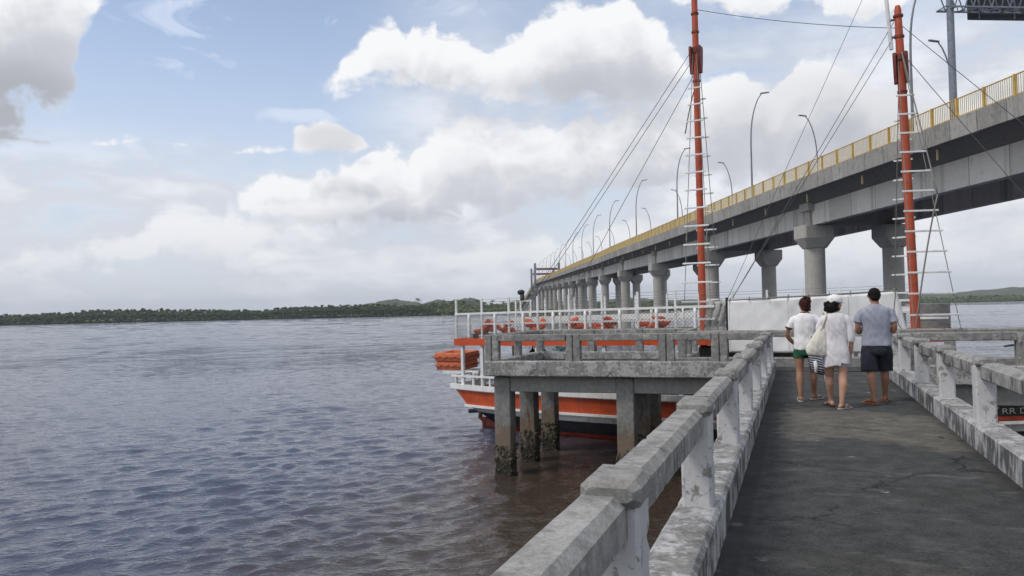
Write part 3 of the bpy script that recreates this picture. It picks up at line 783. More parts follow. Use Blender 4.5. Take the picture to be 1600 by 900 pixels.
railing('front railing of the landing to the right of the walkway, below the right mast', (7.0, 17.53), (1.86, 17.53), [.2, 1.6, 3.02, 4.95], kerb_top=.21, kerb_drop=.17, kw=.25, post_h=.85, cap=False, kmat='conc_fascia', rmat='conc_old', pmat='conc_old', seed=171.0, ends=(False, False))

# things left on the landing
r_ = random.Random(5); q = MB()
for k in range(9):
    a0 = r_.uniform(0, 6); rr = r_.uniform(.08, .16); cx, cy = r_.uniform(-.12, .12), r_.uniform(-.06, .06)
    q.tube([(cx+rr*cos(a0+t*.5), cy+.7*rr*sin(a0+t*.5), .03+.015*k+.02*sin(t*1.3+k)) for t in range(11)], .014, 5)
o = q.build('tangled_rope', M['teal'], None, smooth=True); o.location = (-6.55, 22.46, DZ+.21)
tag(o, 'tangled blue green rope lying on the rear kerb of the landing', 'rope')
t = thing('water_jug', 'small blue plastic jug standing on the rear kerb of the landing', 'jug', (-3.62, 22.5, DZ+.21))
q = MB(); q.loft([[(rr*cos(2*pi*k/12), rr*.8*sin(2*pi*k/12), z) for k in range(12)] for z, rr in ((0, .07), (.02, .085), (.15, .085), (.19, .06), (.21, .03))]); q.build('jug_body', M['blue'], t, smooth=True)
q = MB(); q.tube([(0, 0, .21), (0, 0, .245)], .032, 10); q.build('cap', M['white_paint'], t, smooth=True)
q = MB(); q.tube([(.05, 0, .17), (.1, 0, .16), (.11, 0, .1), (.08, 0, .06)], .012, 6); q.build('handle', M['blue'], t, smooth=True)

# =================================================================== BRIDGE
# left edge of the deck: (distance, lateral, height of handrail above the water)
ctl = [(-20, 29.5, 14.9), (12, 26.2, 14.75), (37, 23.6, 14.62), (60, 21.4, 14.35), (84, 19.6, 14.2), (108, 18.4, 14.3), (132, 17.3, 14.5), (156, 16.7, 14.7), (190, 16.3, 15.4),
       (226, 15.8, 16.0), (300, 14.6, 17.2), (350, 13.3, 18.0), (391, 11.9, 18.1), (440, 10.6, 16.2), (500, 8.4, 12.0), (560, 6.0, 7.6), (625, 4.5, 3.3), (680, 3.8, 2.8)]
ctl = [(d, L*.972, ZC+(z-ZC)*.972) for d, L, z in ctl]
dense = []
for i in range((len(ctl)-1)*60+1):
    d, L, z = catmull(ctl, i/60)
    dense.append(Vector((L, d, z)))
arc = [0.0]
for i in range(1, len(dense)): arc.append(arc[-1]+(dense[i].xy-dense[i-1].xy).length)
def at_arc(s):
    s = max(0, min(arc[-1]-.01, s))
    lo, hi = 0, len(arc)-1
    while hi-lo > 1:
        mm = (lo+hi)//2
        if arc[mm] <= s: lo = mm
        else: hi = mm
    f = (s-arc[lo])/max(1e-6, arc[hi]-arc[lo])
    p = dense[lo].lerp(dense[hi], f); t = (dense[hi]-dense[lo]); t.z = 0; t.normalize()
    return p, t
def arc_of_d(dv):
    return min(range(len(dense)), key=lambda i: abs(dense[i].y-dv))
def bp(s, tr, z):
    """point on the bridge: arc length, offset to the right of the left edge, height relative to the handrail"""
    p, t = at_arc(s)
    n = Vector((t.y, -t.x, 0))
    q = p + n*tr
    return g2w(q.x, q.y, p.z+z)
S0 = arc[arc_of_d(60)]       # first visible pier line
SPAN = 24.3
S_END = arc[-1]
bridge = thing('road_bridge', 'very long grey concrete road bridge on twin round columns crossing the river', 'bridge', (0, 0, 0))
WID = 10.5
def sweep(sec, name, mat, step=6.0, s0=0.0, s1=None, parent=None, mi=None):
    q = MB(); s1 = s1 or S_END
    n = max(1, int((s1-s0)/step)); rings = []
    for i in range(n+1):
        s = s0+(s1-s0)*i/n
        rings.append([bp(s, a, z) for a, z in sec])
    q.loft(rings, True, True)
    return q.build(name, mat, parent or bridge)
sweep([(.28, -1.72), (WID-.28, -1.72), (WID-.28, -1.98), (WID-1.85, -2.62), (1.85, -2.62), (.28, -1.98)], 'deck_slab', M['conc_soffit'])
sweep([(0, -1.0), (.26, -1.0), (.26, -2.02), (.02, -2.02)], 'parapet', M['conc_parapet'], 4.0)
sweep([(WID-.26, -1.0), (WID, -1.0), (WID-.02, -2.02), (WID-.26, -2.02)], 'parapet', M['conc_parapet'], 4.0)
k0 = -3
npier = int((S_END-S0)/SPAN)
for k in range(k0, npier):
    a, e = S0+k*SPAN+.08, S0+(k+1)*SPAN-.08
    if a < 0: continue
    for g in (1.85, WID-2.45):
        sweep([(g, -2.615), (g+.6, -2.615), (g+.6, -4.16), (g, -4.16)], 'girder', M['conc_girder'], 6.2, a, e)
# piers: twin columns with flared caps; the pair meshes are shared
q = MB()
oct_ = lambda w, h, c, z: [(x, y, z) for x, y in ((-w+c, -h), (w-c, -h), (w, -h+c), (w, h-c), (w-c, h), (-w+c, h), (-w, h-c), (-w, -h+c))]
q.loft([oct_(.76, .76, .36, -1.72), oct_(.82, .82, .34, -1.62), oct_(1.19, 1.0, .12, -.95), oct_(1.19, 1.0, .12, 0.0)])
capm = q.build('cap', M['conc_bridge'], None, bevel=.03); COL.objects.unlink(capm)
q = MB(); q.box((0, 0, .66), (1.0, .7, 1.35)); q.box((0, 0, 1.42), (1.5, 1.6, .6))
blockm = q.build('bearing_block', M['conc_bridge'], None, bevel=.03); COL.objects.unlink(blockm)
for k in range(k0, npier):
    s = S0+k*SPAN
    if s < 0: continue
    p, t = at_arc(s)
    c = bp(s, WID/2, -4.18)
    if c.z < 1.5: continue
    root = bpy.data.objects.new('bridge_pier', None); link(root, bridge)
    root.location = c
    ang = atan2(t.y, t.x) + YAW - pi/2
    root.rotation_euler = (0, 0, ang)
    for tr in (2.15-WID/2, WID/2-2.15):
        for src in (capm, blockm):
            o = src.copy(); COL.objects.link(o); o.parent = root; o.location = (tr, 0, 0)
        zb = min(-2.0, -c.z-1.2)
        q = MB(); q.tube([(tr, 0, zb)]+([(tr, 0, -6.02), (tr, 0, -6.0), (tr, 0, -5.96), (tr, 0, -5.94)] if zb < -7 else [])+[(tr, 0, -1.66)], [.75]+([.75, .735, .735, .75] if zb < -7 else [])+[.75], 24)
        q.build('column', M['conc_bridge'], root, smooth=True, angle=.6)
    q = MB(); q.box((0, 0, .8), (WID-4.9, .5, 1.58)); q.build('crossbeam', M['conc_bridge'], root)
# railings with yellow posts and pale pickets
s_first = max(0.0, arc[arc_of_d(14)])
for tr, nm in ((.12, 'railing'), (WID-.12, 'railing')):
    q = MB()
    step = 2.03; n = int((S_END-s_first)/step)
    rl = []
    for i in range(int((S_END-s_first)/4)+1):
        s = s_first+i*4
        rl.append(s)
    for dz, w in ((-.03, .035), (-.93, .022)):
        q.tube([bp(s, tr, dz) for s in rl], w, 5)
    rail_o = q.build(nm, M['yellow'], bridge)
    post_me = None; stuff = MB(); cnt = 0
    for i in range(n):
        s = s_first+i*step
        p = bp(s, tr, -1.02); q2 = bp(s, tr, 0.0); pr = bp(s, tr+1, -1.02)
        _, tt = at_arc(s); ang = atan2(tt.y, tt.x)+YAW-pi/2
        w_ = .12 if i % 2 else .075
        if cnt < 90 and tr < 1:
            mbp = MB(); mbp.box((0, 0, .51), (.15, w_, 1.03))
            o = mbp.build('railing_post', M['yellow'], rail_o); o.location = p; o.rotation_euler = (0, 0, ang); cnt += 1
        else:
            stuff.box(p+Vector((0, 0, .51)), (.15, w_, 1.03), ang)
    if stuff.v:
        o = stuff.build('railing_posts', M['yellow'], rail_o); o['kind'] = 'stuff'
    # pickets, one panel per span
    s = s_first
    while s < min(S_END, arc[arc_of_d(420)]):
        pk = MB(); e = s+SPAN; u = s+.07
        while u < e:
            a0 = bp(u, tr, -.93); a1 = bp(u, tr, -.05)
            pk.bar(a0, a1, .035, .016, up=(bp(u+.1, tr, 0)-bp(u, tr, 0)))
            u += .145
        pk.build('picket_panel', M['picket'], rail_o, recalc=False)
        s = e
# drain spouts under the near edge
for k in range(60):
    s = s_first+6+k*7.6
    q = MB(); q.tube([bp(s, .6, -2.0), bp(s, .6, -2.66)], .06, 8); q.build('drain_pipe', M['picket'], bridge)
# portal pylons of the main span
for dv in (384, 418):
    s = arc[arc_of_d(dv)]
    py = bpy.data.objects.new('pylon', None); link(py, bridge)
    for tr in (-.5, WID+.5):
        q = MB(); q.bar(bp(s, tr, -16), bp(s, tr, 7.9), 1.0, 1.1, up=bp(s+1, tr, 0)-bp(s, tr, 0)); q.build('leg', M['lamp_metal'], py, bevel=.05)
    q = MB(); q.bar(bp(s, .16, 5.0), bp(s, WID-.16, 5.0), .9, 1.0); q.build('crossbeam', M['pylon_red'], py, bevel=.05)
    q = MB(); q.bar(bp(s, -1.2, -4.9), bp(s, WID+1.2, -4.9), 1.4, .9); q.build('footing_beam', M['conc_bridge'], py)

# ------------------------------------------------------------------ street lamps on the bridge
lamp0 = thing('street_lamp', 'x', 'street lamp', (0, 0, 0), 0, 'curved street lamps along the bridge')
q = MB(); pts = []; H = 10.2
for i in range(15):
    u = i/14
    if u < .55: pts.append((0.02*u, 0, .3 + u*H*.95))
    else:
        w = (u-.55)/.45
        pts.append((.02+1.05*w*w, 0, .3 + H*.5225 + (H*.93-H*.5225)*(1-(1-w)**1.25)))
q.tube(pts, [.095-.05*i/14 for i in range(15)], 8)
q.build('pole', M['lamp_metal'], lamp0, smooth=True)
e = Vector(pts[-1])
q = MB(); q.loft([[Vector((e.x-.12+x, y*w, e.z+.0+x*.12+zz)) for y, zz in ((-1, -.03), (1, -.03), (.8, .06), (-.8, .06))] for x, w in ((0, .07), (.15, .13), (.6, .15), (.8, .07))])
q.build('lamp_head', M['lamp_metal'], lamp0, smooth=False, bevel=.01)
q = MB(); q.box((0, 0, .04), (.4, .4, .08)); q.tube([(0, 0, .08), (0, 0, .5)], [.14, .10], 8); q.build('base_plate', M['lamp_metal'], lamp0)
def put_lamp(s, tr, ang_add, label, first=[True]):
    o = lamp0 if first[0] else copy_tree(lamp0)
    first[0] = False
    p, t = at_arc(s)
    o.location = bp(s, tr, -1.72); o.rotation_euler = (0, 0, atan2(t.y, t.x)+YAW-pi/2+ang_add)
    o['label'] = label
sa = arc[arc_of_d(44.3)]
for i in range(18):
    put_lamp(sa+i*23.3, .45, 0.0, f'street lamp on the near edge of the bridge, {ORD[i]} counting away from the sign gantry')
sb = arc[arc_of_d(54.6)]
for i in range(14):
    put_lamp(sb+([0, 21.0, 46.0][i] if i < 3 else 46+(i-2)*24.4), WID-.45, pi, f'street lamp on the far edge of the bridge, {ORD[i]} counting away from the sign gantry')

# ------------------------------------------------------------------ sign gantry
sg = arc[arc_of_d(40.9)]
p, t = at_arc(sg)
gan = thing('sign_gantry', 'grey steel gantry with lattice arm and dark sign board over the bridge road', 'sign gantry', bp(sg, .5, -1.72), atan2(t.y, t.x)+YAW-pi/2)
q = MB(); q.tube([(0, 0, 0), (0, 0, 10.0)], [.19, .165], 14); q.build('post', M['gantry'], gan, smooth=True, angle=.6)
q = MB(); q.box((0, 0, .06), (.9, .9, .12)); q.build('base_plate', M['gantry'], gan)
z0, z1 = 6.62, 8.1
for yy in (-.38, .38):
    q = MB()
    for zz in (z0, z1): q.bar((-.5, yy, zz), (8.6, yy, zz), .075)
    n = 18
    for i in range(n):
        x0, x1 = -.5+9.1*i/n, -.5+9.1*(i+1)/n
        q.bar((x0, yy, z0 if i % 2 else z1), (x1, yy, z1 if i % 2 else z0), .045)
    q.build('lattice_arm', M['gantry'], gan)
q = MB()
for i in range(15):
    x0, x1 = -.5+9.1*i/15, -.5+9.1*(i+1)/15
    for zz in (z0, z1):
        q.bar((x0, -.38, zz), (x0, .38, zz), .045); q.bar((x0, -.38 if i % 2 else .38, zz), (x1, .38 if i % 2 else -.38, zz), .04)
q.build('lattice_brace', M['gantry'], gan)
q = MB(); q.box((5.1, .62, 7.75), (7.4, .09, 2.9)); o = q.build('sign_board', M['sign_back'], gan, bevel=.015)
q = MB()
for xx in (2.0, 4.0, 6.0, 8.0): q.box((xx, .55, 7.7), (.08, .06, 2.7))
q.build('stiffener', M['gantry'], o)
# =================================================================== BOAT
BRZ = -.1665
boat = thing('tour_boat', 'orange white and black wooden two masted tour boat moored behind the landing', 'boat', (-11.0, 27.5, 0), BRZ)
def interp(tab, x):
    for i in range(len(tab)-1):
        if x <= tab[i+1][0]:
            a, b = tab[i], tab[i+1]
            f = max(0, (x-a[0])/(b[0]-a[0])); f = f*f*(3-2*f)*.35+f*.65
            return a[1]+(b[1]-a[1])*f
    return tab[-1][1]
HB = [(-.4, 1.72), (0, 1.86), (2.3, 2.25), (3.9, 2.47), (6, 2.66), (9, 2.75), (12, 2.66), (14, 2.3), (16.2, 1.5), (18, .75), (19.6, .06)]
def hb(s): return interp(HB, s)
def sheer(s): return (.04*(1-s/2)**2 if s < 2 else 0) + (.16*((s-6)/10)**2 if s > 6 else 0)
# levels: height, breadth factor, stern start, bow end, material of the band below
LEV = [(1.50, 1.0, -.22, 19.75), (1.30, 1.0, -.05, 19.6), (1.05, .99, .2, 19.45), (.80, .975, .42, 19.3), (.55, .95, .72, 19.1), (.35, .92, .9, 18.9), (.15, .88, 1.1, 18.7), (-.10, .78, 1.5, 18.4), (-.6, .4, 2.2, 17.6)]
BANDM = [0, 1, 1, 0, 2, 2, 3, 3]
q = MB(); NS = 60
grid = {}
for side in (-1, 1):
    for li, (z, bf, a, e) in enumerate(LEV):
        for i in range(NS+1):
            u = i/NS; s = a+(e-a)*u
            bow = max(0, (s-15)/4.6)
            y = hb(s)*bf*(1-.25*bow*max(0, 1.3-z)/1.9)*(1-.55*max(0, 1-s/3.2)*min(1, max(0, .8-z)/.7))
            grid[(side, li, i)] = len(q.v); q.v.append(Vector((s, side*y, z+sheer(s)*(1 if z > .3 else .2))))
    for li in range(len(LEV)-1):
        for i in range(NS):
            q.f.append([grid[(side, li, i)], grid[(side, li, i+1)], grid[(side, li+1, i+1)], grid[(side, li+1, i)]]); q.m.append(BANDM[li])
for li in range(len(LEV)-1):
    for i in (0, NS):
        q.f.append([grid[(-1, li, i)], grid[(1, li, i)], grid[(1, li+1, i)], grid[(-1, li+1, i)]]); q.m.append(BANDM[li])
q.f.append([grid[(s_, len(LEV)-1, i)] for s_, rng in ((-1, range(NS+1)), (1, range(NS, -1, -1))) for i in rng]); q.m.append(3)
hull = q.build('hull', [M['hull_white'], M['hull_orange'], M['hull_black'], M['boot']], boat, smooth=True, angle=.5)
# inner deck, cap rail and rub rails
def outline(s0, s1, off=0.0, n=40):
    return [(s0+(s1-s0)*i/n, hb(s0+(s1-s0)*i/n)+off) for i in range(n+1)]
q = MB(); pts = [(s, -y*.97) for s, y in outline(0, 19.3)]+[(s, y*.97) for s, y in outline(0, 19.3)][::-1]
q.add([(s, y, 1.12+sheer(s)) for s, y in pts], [list(range(len(pts)))]); q.build('main_deck', M['wood'], boat)
def side_strip(z, h, w, off, s0, s1, name, mat, sides=(-1, 1), n=44):
    for sd in sides:
        q = MB(); rings = []
        for s, y in outline(s0, s1, off, n):
            zz = z+sheer(s)
            rings.append([(s, sd*(y-w/2), zz-h/2), (s, sd*(y+w/2), zz-h/2), (s, sd*(y+w/2), zz+h/2), (s, sd*(y-w/2), zz+h/2)])
        q.loft(rings); q.build(name, mat, boat)
side_strip(1.42, .17, .14, .02, -.30, 19.4, 'cap_rail', M['white_paint'])
side_strip(.79, .07, .10, .0, .35, 19.0, 'rub_rail', M['white_paint'])
q = MB(); q.box((-.27, 0, 1.46), (.14, 3.5, .17)); q.build('transom_cap', M['white_paint'], boat)
# rudder and tiller post
q = MB(); q.tube([(1.2, -1.35, .62), (.25, -1.5, .56)], .07, 8); q.build('exhaust_pipe', M['black'], boat, smooth=True)
q = MB()
q.tube([(.55, -1.0, .50), (.42, -1.0, .43), (.40, -1.0, .30), (.52, -1.0, .20), (.68, -1.0, .26)], [.06, .08, .085, .08, .06], 8)
q.box((1.05, -1.0, .10), (1.1, .06, .34)); q.tube([(.55, -1.0, .3), (.6, -1.0, -.5)], .08, 8)
q.build('rudder', M['rust_red'], boat, smooth=True, angle=.6)
# stern railing of the lower deck
q = MB()
for sd in (-1, 1):
    o_ = outline(-.25, 3.2, -.02, 8)
    for (a, b) in zip(o_, o_[1:]): q.bar((a[0], sd*a[1], 1.82), (b[0]+.01, sd*b[1], 1.82), .10, .06)
q.bar((-.25, -1.78, 1.822), (-.25, 1.78, 1.822), .1, .06)
sr = q.build('stern_rail', M['white_paint'], boat)
for sd in (-1, 1):
    for s in (.3, .75, 1.15, 1.5, 1.9, 2.3, 2.7, 3.1):
        q = MB(); y = sd*(hb(s)-.02)
        q.tube([(s, y, 1.49), (s, y, 1.56), (s, y, 1.66), (s, y, 1.74), (s, y, 1.795)], [.045, .04, .052, .035, .045], 8); q.build('baluster', M['white_paint'], sr, smooth=True)
for k in range(7):
    y = -1.5+k*.5
    q = MB(); q.tube([(-.25, y, 1.54), (-.25, y, 1.66), (-.25, y, 1.79)], [.045, .052, .045], 8); q.build('baluster', M['white_paint'], sr, smooth=True)
# stern seats in view through the rail
q = MB(); q.box((.9, .1, 1.5), (.5, 2.2, .08)); q.box((.9, -.6, 1.32), (.4, .1, .34)); q.box((.9, .8, 1.32), (.4, .1, .34)); q.build('stern_bench', M['white_paint'], boat, bevel=.01)
# upper deck
def updeck(s): return 2.9+.011*s
UE = 15.2
q = MB(); rings = []
o_ = outline(-.05, UE, .02, 36)
top = [(s, -y) for s, y in o_]+[(s, y) for s, y in o_[::-1]]
n = len(top)
lo = [(s, y, updeck(s)) for s, y in top]; hi = [(s, y, updeck(s)+.20) for s, y in top]
q.add(lo+hi, [list(range(n)), list(range(n, 2*n))[::-1]]); q.f[-1] = q.f[-1]
ud = q.build('upper_deck', M['wood'], boat, recalc=False)
q = MB()
ol = [(s, -y-.03) for s, y in o_]+[(s, y+.03) for s, y in o_[::-1]]; il = [(s, -y+.03) for s, y in o_]+[(s, y-.03) for s, y in o_[::-1]]
rings = []
for (a, b), (c, d) in zip(ol, il):
    z = updeck(a)
    rings.append([(a, b, z-.02), (a, b, z+.225), (c, d, z+.225), (c, d, z-.02)])
rings.append(rings[0]); q.loft(rings, True, False)
q.build('deck_edge_board', M['orange'], ud)
q = MB(); q.box((-.1, 0, 3.0), (.06, 3.6, .245)); q.build('deck_edge_board', M['orange'], ud)
# posts carrying the upper deck
for s in (.25, 1.15, 3.45, 5.9, 8.3, 10.6, 13.0):
    for sd in (-1, 1):
        y = sd*(hb(s)-.06)
        q = MB(); q.box((s, y, (1.5+updeck(s))/2), (.11, .11, updeck(s)-1.48)); q.build('deck_post', M['white_paint'] if sd < 0 else M['wood'], boat, bevel=.01)
# cabin block on the lower deck
q = MB(); q.box((9.8, .3, 1.95), (3.0, 2.2, 1.7)); cab = q.build('cabin', M['grey_panel'], boat, bevel=.02)
for x in (8.9, 9.8, 10.7):
    q = MB(); q.box((x, -.815, 2.3), (.55, .04, .4)); q.build('window', M['hull_black'], cab)
# upper railing
def up(s, sd, z): return Vector((s, sd*(hb(s)-.02), updeck(s)+z))
RE = 9.35
for sd, nm in ((-1, 'upper_railing'), (1, 'upper_railing')):
    q = MB(); e = RE if sd < 0 else 14.3
    def line(z, w, h):
        ss = [(-.02)+(e+.02)*i/24 for i in range(25)]
        for a, b in zip(ss, ss[1:]): q.bar(up(a, sd, z), up(b+.005, sd, z), w, h)
    line(1.08, .07, .07); line(.72, .05, .06)
    if sd > 0: line(.82, .05, .14)
    if sd < 0:
        q.bar((-.02, -hb(0)+.02, updeck(0)+1.08), (-.02, hb(0)-.02, updeck(0)+1.08), .07, .065); q.bar((-.02, -hb(0)+.02, updeck(0)+.72), (-.02, hb(0)-.02, updeck(0)+.72), .05, .055)
    ur = q.build(nm, M['white_paint'], boat)
    k = 0; s = 0.02 if sd < 0 else .35
    while s < e:
        q = MB()
        if k % 2 == 0:
            q.bar(up(s, sd, .22), up(s, sd, 1.58), .062, .062, up=(1, 0, 0)); q.build('stanchion', M['white_paint'], ur)
        else:
            zz = [.22, .3, .42, .5, .6, .7, .8, .9, 1.05]
            q.tube([up(s, sd, z) for z in zz], [.05, .062, .045, .062, .05, .066, .045, .06, .05], 8); q.build('turned_post', M['white_paint'], ur, smooth=True)
        s += .585; k += 1
    q = MB()
    for z in (1.22, 1.34, 1.46, 1.55):
        q.tube([up(s_*e/20, sd, z) for s_ in range(21)], .007, 4)
    q.build('wire_line', M['rope'], ur)
    # netting
    q = MB(); cell = .115; m_ = int(e/cell)
    zt, zb = 1.05, .24; kk = int((zt-zb)/cell*1.0)
    for i in range(-kk, m_):
        for dr in (1, -1):
            pts = []
            for j in range(kk+1):
                s = (i+j)*cell if dr > 0 else (i+kk-j)*cell
                if 0 <= s <= e: pts.append(up(s, sd, zb+j*cell)+Vector((0, sd*.035, 0)))
            if len(pts) > 1:
                for a, b in zip(pts, pts[1:]): q.bar(a, b, .0065, .0065)
    o = q.build('netting', M['rope'], ur, recalc=False)
# stern lantern bracket on the rail
q = MB(); q.bar(up(.55, 1, 1.0), up(.55, 1, 1.5), .06); q.bar(up(.95, 1, 1.0), up(.95, 1, 1.5), .06); q.bar(up(.5, 1, 1.52), up(1.0, 1, 1.52), .06)
lb = q.build('lantern_bracket', M['white_paint'], boat)
q = MB(); c = up(.62, 1, 1.55); q.tube([c, c+Vector((0, 0, .05)), c+Vector((0, 0, .22))], [.10, .09, .09], 10); q.ball(c+Vector((-.05, 0, .30)), (.16, .12, .11), 10, 6)
q.build('lantern', M['black'], lb, smooth=True)
# masts
def mast(s, r0, r1, H, lean, zf, zdark):
    m_ = bpy.data.objects.new('mast', None); link(m_, boat); m_.location = (s, 0, 0); m_.rotation_euler = (0, lean, 0)
    q = MB(); q.tube([(0, 0, updeck(s)+.2), (0, 0, zf), (0, 0, H-.12), (0, 0, H)], [r0, r0*.9, r1, r1*.7], 16); q.build('pole', M['mast'], m_, smooth=True, angle=.6)
    q = MB(); q.tube([(0, 0, 1.1), (0, 0, updeck(s)+.2)], r0*1.02, 16); q.build('lower_pole', M['mast_dark'], m_, smooth=True, angle=.6)
    q = MB()
    for x in (-1, 1):
        q.loft([[Vector((x*(r0*.85+dx), y, z)) for dx, y in ((0, -w), (.09, -w*.8), (.09, w*.8), (0, w))] for z, w in ((zf-.75, .09), (zf-.35, .19), (zf, .23), (zf+.12, .21))])
    q.tube([(0, 0, zf-.1), (0, 0, zf+.1)], r0*1.25, 16)
    q.build('cheek_block', M['mast_dark'], m_, bevel=.01)
    for z in (zf+1.2, zf+.6, zf-1.0):
        q = MB(); q.tube([(0, 0, z-.03), (0, 0, z+.03)], r0*1.08, 14); q.build('band', M['mast_dark'], m_)
    return m_
S1, S2 = 8.25, 14.4
m1 = mast(S1, .115, .088, 15.6, 0.0, 12.35, 0)
m2 = mast(S2, .127, .094, 12.6, -.020, 11.1, 0)
def mp(mm, z, dx=0, dy=0):
    s = S1 if mm == 1 else S2; ln = 0.0 if mm == 1 else -.020
    return Vector((s+z*sin(ln)+dx, dy, z*cos(ln)))
# rope ladders to the rails: two ropes and white rungs each
def ladder(mm, sd, ztop, zbot, s_a, s_b, n, z_first, dz, name='rope_ladder'):
    ta, tb = mp(mm, ztop, -.06, sd*.13), mp(mm, ztop, .06, sd*.13)
    ba, bb = Vector((s_a, sd*(hb(s_a)-.02), zbot)), Vector((s_b, sd*(hb(s_b)-.02), zbot))
    q = MB()
    for a, b in ((ta, ba), (tb, bb)):
        q.tube([a.lerp(b, i/10)+Vector((0, 0, 0)) for i in range(11)], .012, 5)
    la = q.build('rope_ladder', M['rope'], boat)
    for i in range(n):
        z = z_first-dz*i
        f = (ztop-z)/(ztop-zbot)
        if f > .985: break
        a, b = ta.lerp(ba, f), tb.lerp(bb, f)
        dr = (b-a).normalized(); ln = (b-a).length; ex = max(.07, .12-ln*.05)
        q = MB(); off = Vector((0, sd*.025, 0))
        q.bar(a-dr*ex+off, b+dr*ex+off, .028, .05)
        q.build('rung', M['white_paint'], la, bevel=.006)
ladder(1, -1, 12.25, 3.95, S1+.22, S1+1.0, 14, 11.0, .565)
ladder(1, 1, 12.25, 3.95, S1-.85, S1-.15, 13, 10.9, .60)
ladder(2, -1, 11.0, 3.15, S2-.02, S2+1.08, 13, 9.9, .56)
ladder(2, 1, 10.8, 3.3, S2-.78, S2-.1, 13, 9.4, .56)
# stays
def stay(a, b, sag=.0, r=.010, name='stay', mat='cable'):
    a, b = Vector(a), Vector(b); q = MB()
    q.tube([a.lerp(b, i/12)-Vector((0, 0, sag*4*(i/12)*(1-i/12))) for i in range(13)], r, 5)
    return q.build(name, M[mat], boat, smooth=True)
stay(mp(1, 12.55), up(.9, 1, 1.5)); stay(mp(1, 12.2), up(1.0, 1, 1.45)); stay(mp(1, 11.7), up(2.4, 1, 1.3), r=.010)
stay(mp(1, 13.7), mp(2, 11.95), .12)
stay(mp(2, 12.15, -.12), (9.82, -2.5, 4.3), r=.009); stay(mp(2, 11.85, -.05), (9.80, -2.45, 4.3), r=.009)
stay(mp(2, 14.3, -.25), (9.7, -2.55, 4.3), r=.007)
stay(mp(2, 12.1), (22.0, -.1, 3.3), .05); stay(mp(2, 11.3), (20.0, -.1, 2.4), .05)
stay(mp(1, 11.3), mp(1, 9.7, -.42), -.15, .02, 'loose_rope', 'rope')
stay(mp(2, 11.2, .05, -.16), (S2+.62, -1.6, 6.9), .0, .02, 'halyard', 'rope'); stay((S2+.62, -1.6, 6.9), (S2-.02, -2.15, 3.1), -.25, .022, 'halyard', 'rope')
q = MB(); q.bar((18.6, 0, 1.9), (22.2, 0, 3.3), .2, .2); q.build('bowsprit', M['mast'], boat, bevel=.03)
# antenna on the forward mast
q = MB(); q.tube([mp(2, 11.35, -.22, -.05), mp(2, 14.4, -.34, -.05)], .055, 10); an = q.build('antenna', M['white_paint'], boat, smooth=True, angle=.6)
q = MB(); q.bar(mp(2, 12.2, -.26, -.05), mp(2, 12.2), .05); q.bar(mp(2, 11.7, -.24, -.05), mp(2, 11.7), .05); q.build('bracket', M['mast_dark'], an)
# upper deck fittings
q = MB(); q.box((8.95, 1.3, 3.55), (.75, .5, 1.05)); lk = q.build('locker', M['locker'], boat, bevel=.02)
q = MB(); q.box((8.95, 1.045, 3.62), (.74, .02, .03)); q.build('seam', M['grey_panel'], lk)
for sd, s0, s1 in ((-1, .5, 9.2), (1, .5, 13.0)):
    q = MB(); y = lambda s: sd*(hb(s)-.42)
    nn = 14
    for i in range(nn):
        a, b = s0+(s1-s0)*i/nn, s0+(s1-s0)*(i+1)/nn
        q.bar((a, y(a), 3.26+.011*a), (b, y(b), 3.26+.011*b), .38, .045)
        if i % 2 == 0: q.box((a+.1, y(a), 3.17+.011*a), (.06, .3, .14))
    q.build('deck_bench', M['wood'], boat)
# rolled grey awning beside the tarpaulin
for j, (s, w) in enumerate(((9.25, .1), (9.45, .12), (9.62, .09))):
    q = MB(); rings = []
    for i in range(12):
        z = 3.12+1.1*i/11
        rings.append([(s-.12+.1*i/11+w*(1+.25*sin(3*i+j))*cos(2*pi*k/10), -hb(s)+.08+w*.7*sin(2*pi*k/10+i*.4), z) for k in range(10)])
    q.loft(rings); q.build('rolled_awning', M['grey_cloth'], boat, smooth=True)
q = MB(); q.bar((9.72, -hb(9.7)-.03, 2.9), (9.72, -hb(9.7)-.03, 4.32), .06, .06, up=(1, 0, 0)); q.build('awning_post', M['black'], boat)
# grey screen and red coaming by the forward mast
q = MB(); q.box((14.75, 1.0, 3.62), (.9, .05, .8)); sc_ = q.build('screen_panel', M['grey_panel'], boat, bevel=.01)
q = MB(); q.box((14.75, .965, 3.60), (.8, .02, .07)); q.build('slat', M['white_paint'], sc_)
q = MB(); q.box((14.75, .96, 3.25), (.95, .06, .12)); q.build('coaming', M['boot'], sc_)
# name on the bow
cu = bpy.data.curves.new('name_text', 'FONT'); cu.body = 'RR D'; cu.size = .21; cu.extrude = .006
to = bpy.data.objects.new('name_text', cu); COL.objects.link(to)
bpy.context.view_layer.update()
me = bpy.data.meshes.new_from_object(to.evaluated_get(bpy.context.evaluated_depsgraph_get()))
bpy.data.objects.remove(to); me.materials.clear(); me.materials.append(M['lettering'])
sN = 16.28
def hull_y(s, z):   # side of the hull near z ~ 1.05 .. 1.3
    bow = max(0, (s-15)/4.6)
    return -hb(s)*.993*(1-.25*bow*max(0, 1.3-z)/1.9)
for v in me.vertices:
    s = sN + v.co.x*1.25; z = 1.02 + v.co.y*(1.0 if v.co.x < .40 else 1.2) + sheer(s)
    v.co = Vector((s, hull_y(s, z)-.036-v.co.z, z))
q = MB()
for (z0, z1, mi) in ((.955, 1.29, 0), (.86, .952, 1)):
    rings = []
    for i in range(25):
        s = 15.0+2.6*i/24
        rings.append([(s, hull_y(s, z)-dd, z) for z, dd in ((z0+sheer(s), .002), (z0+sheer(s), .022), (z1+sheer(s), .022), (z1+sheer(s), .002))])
    q.loft(rings, True, True, mi)
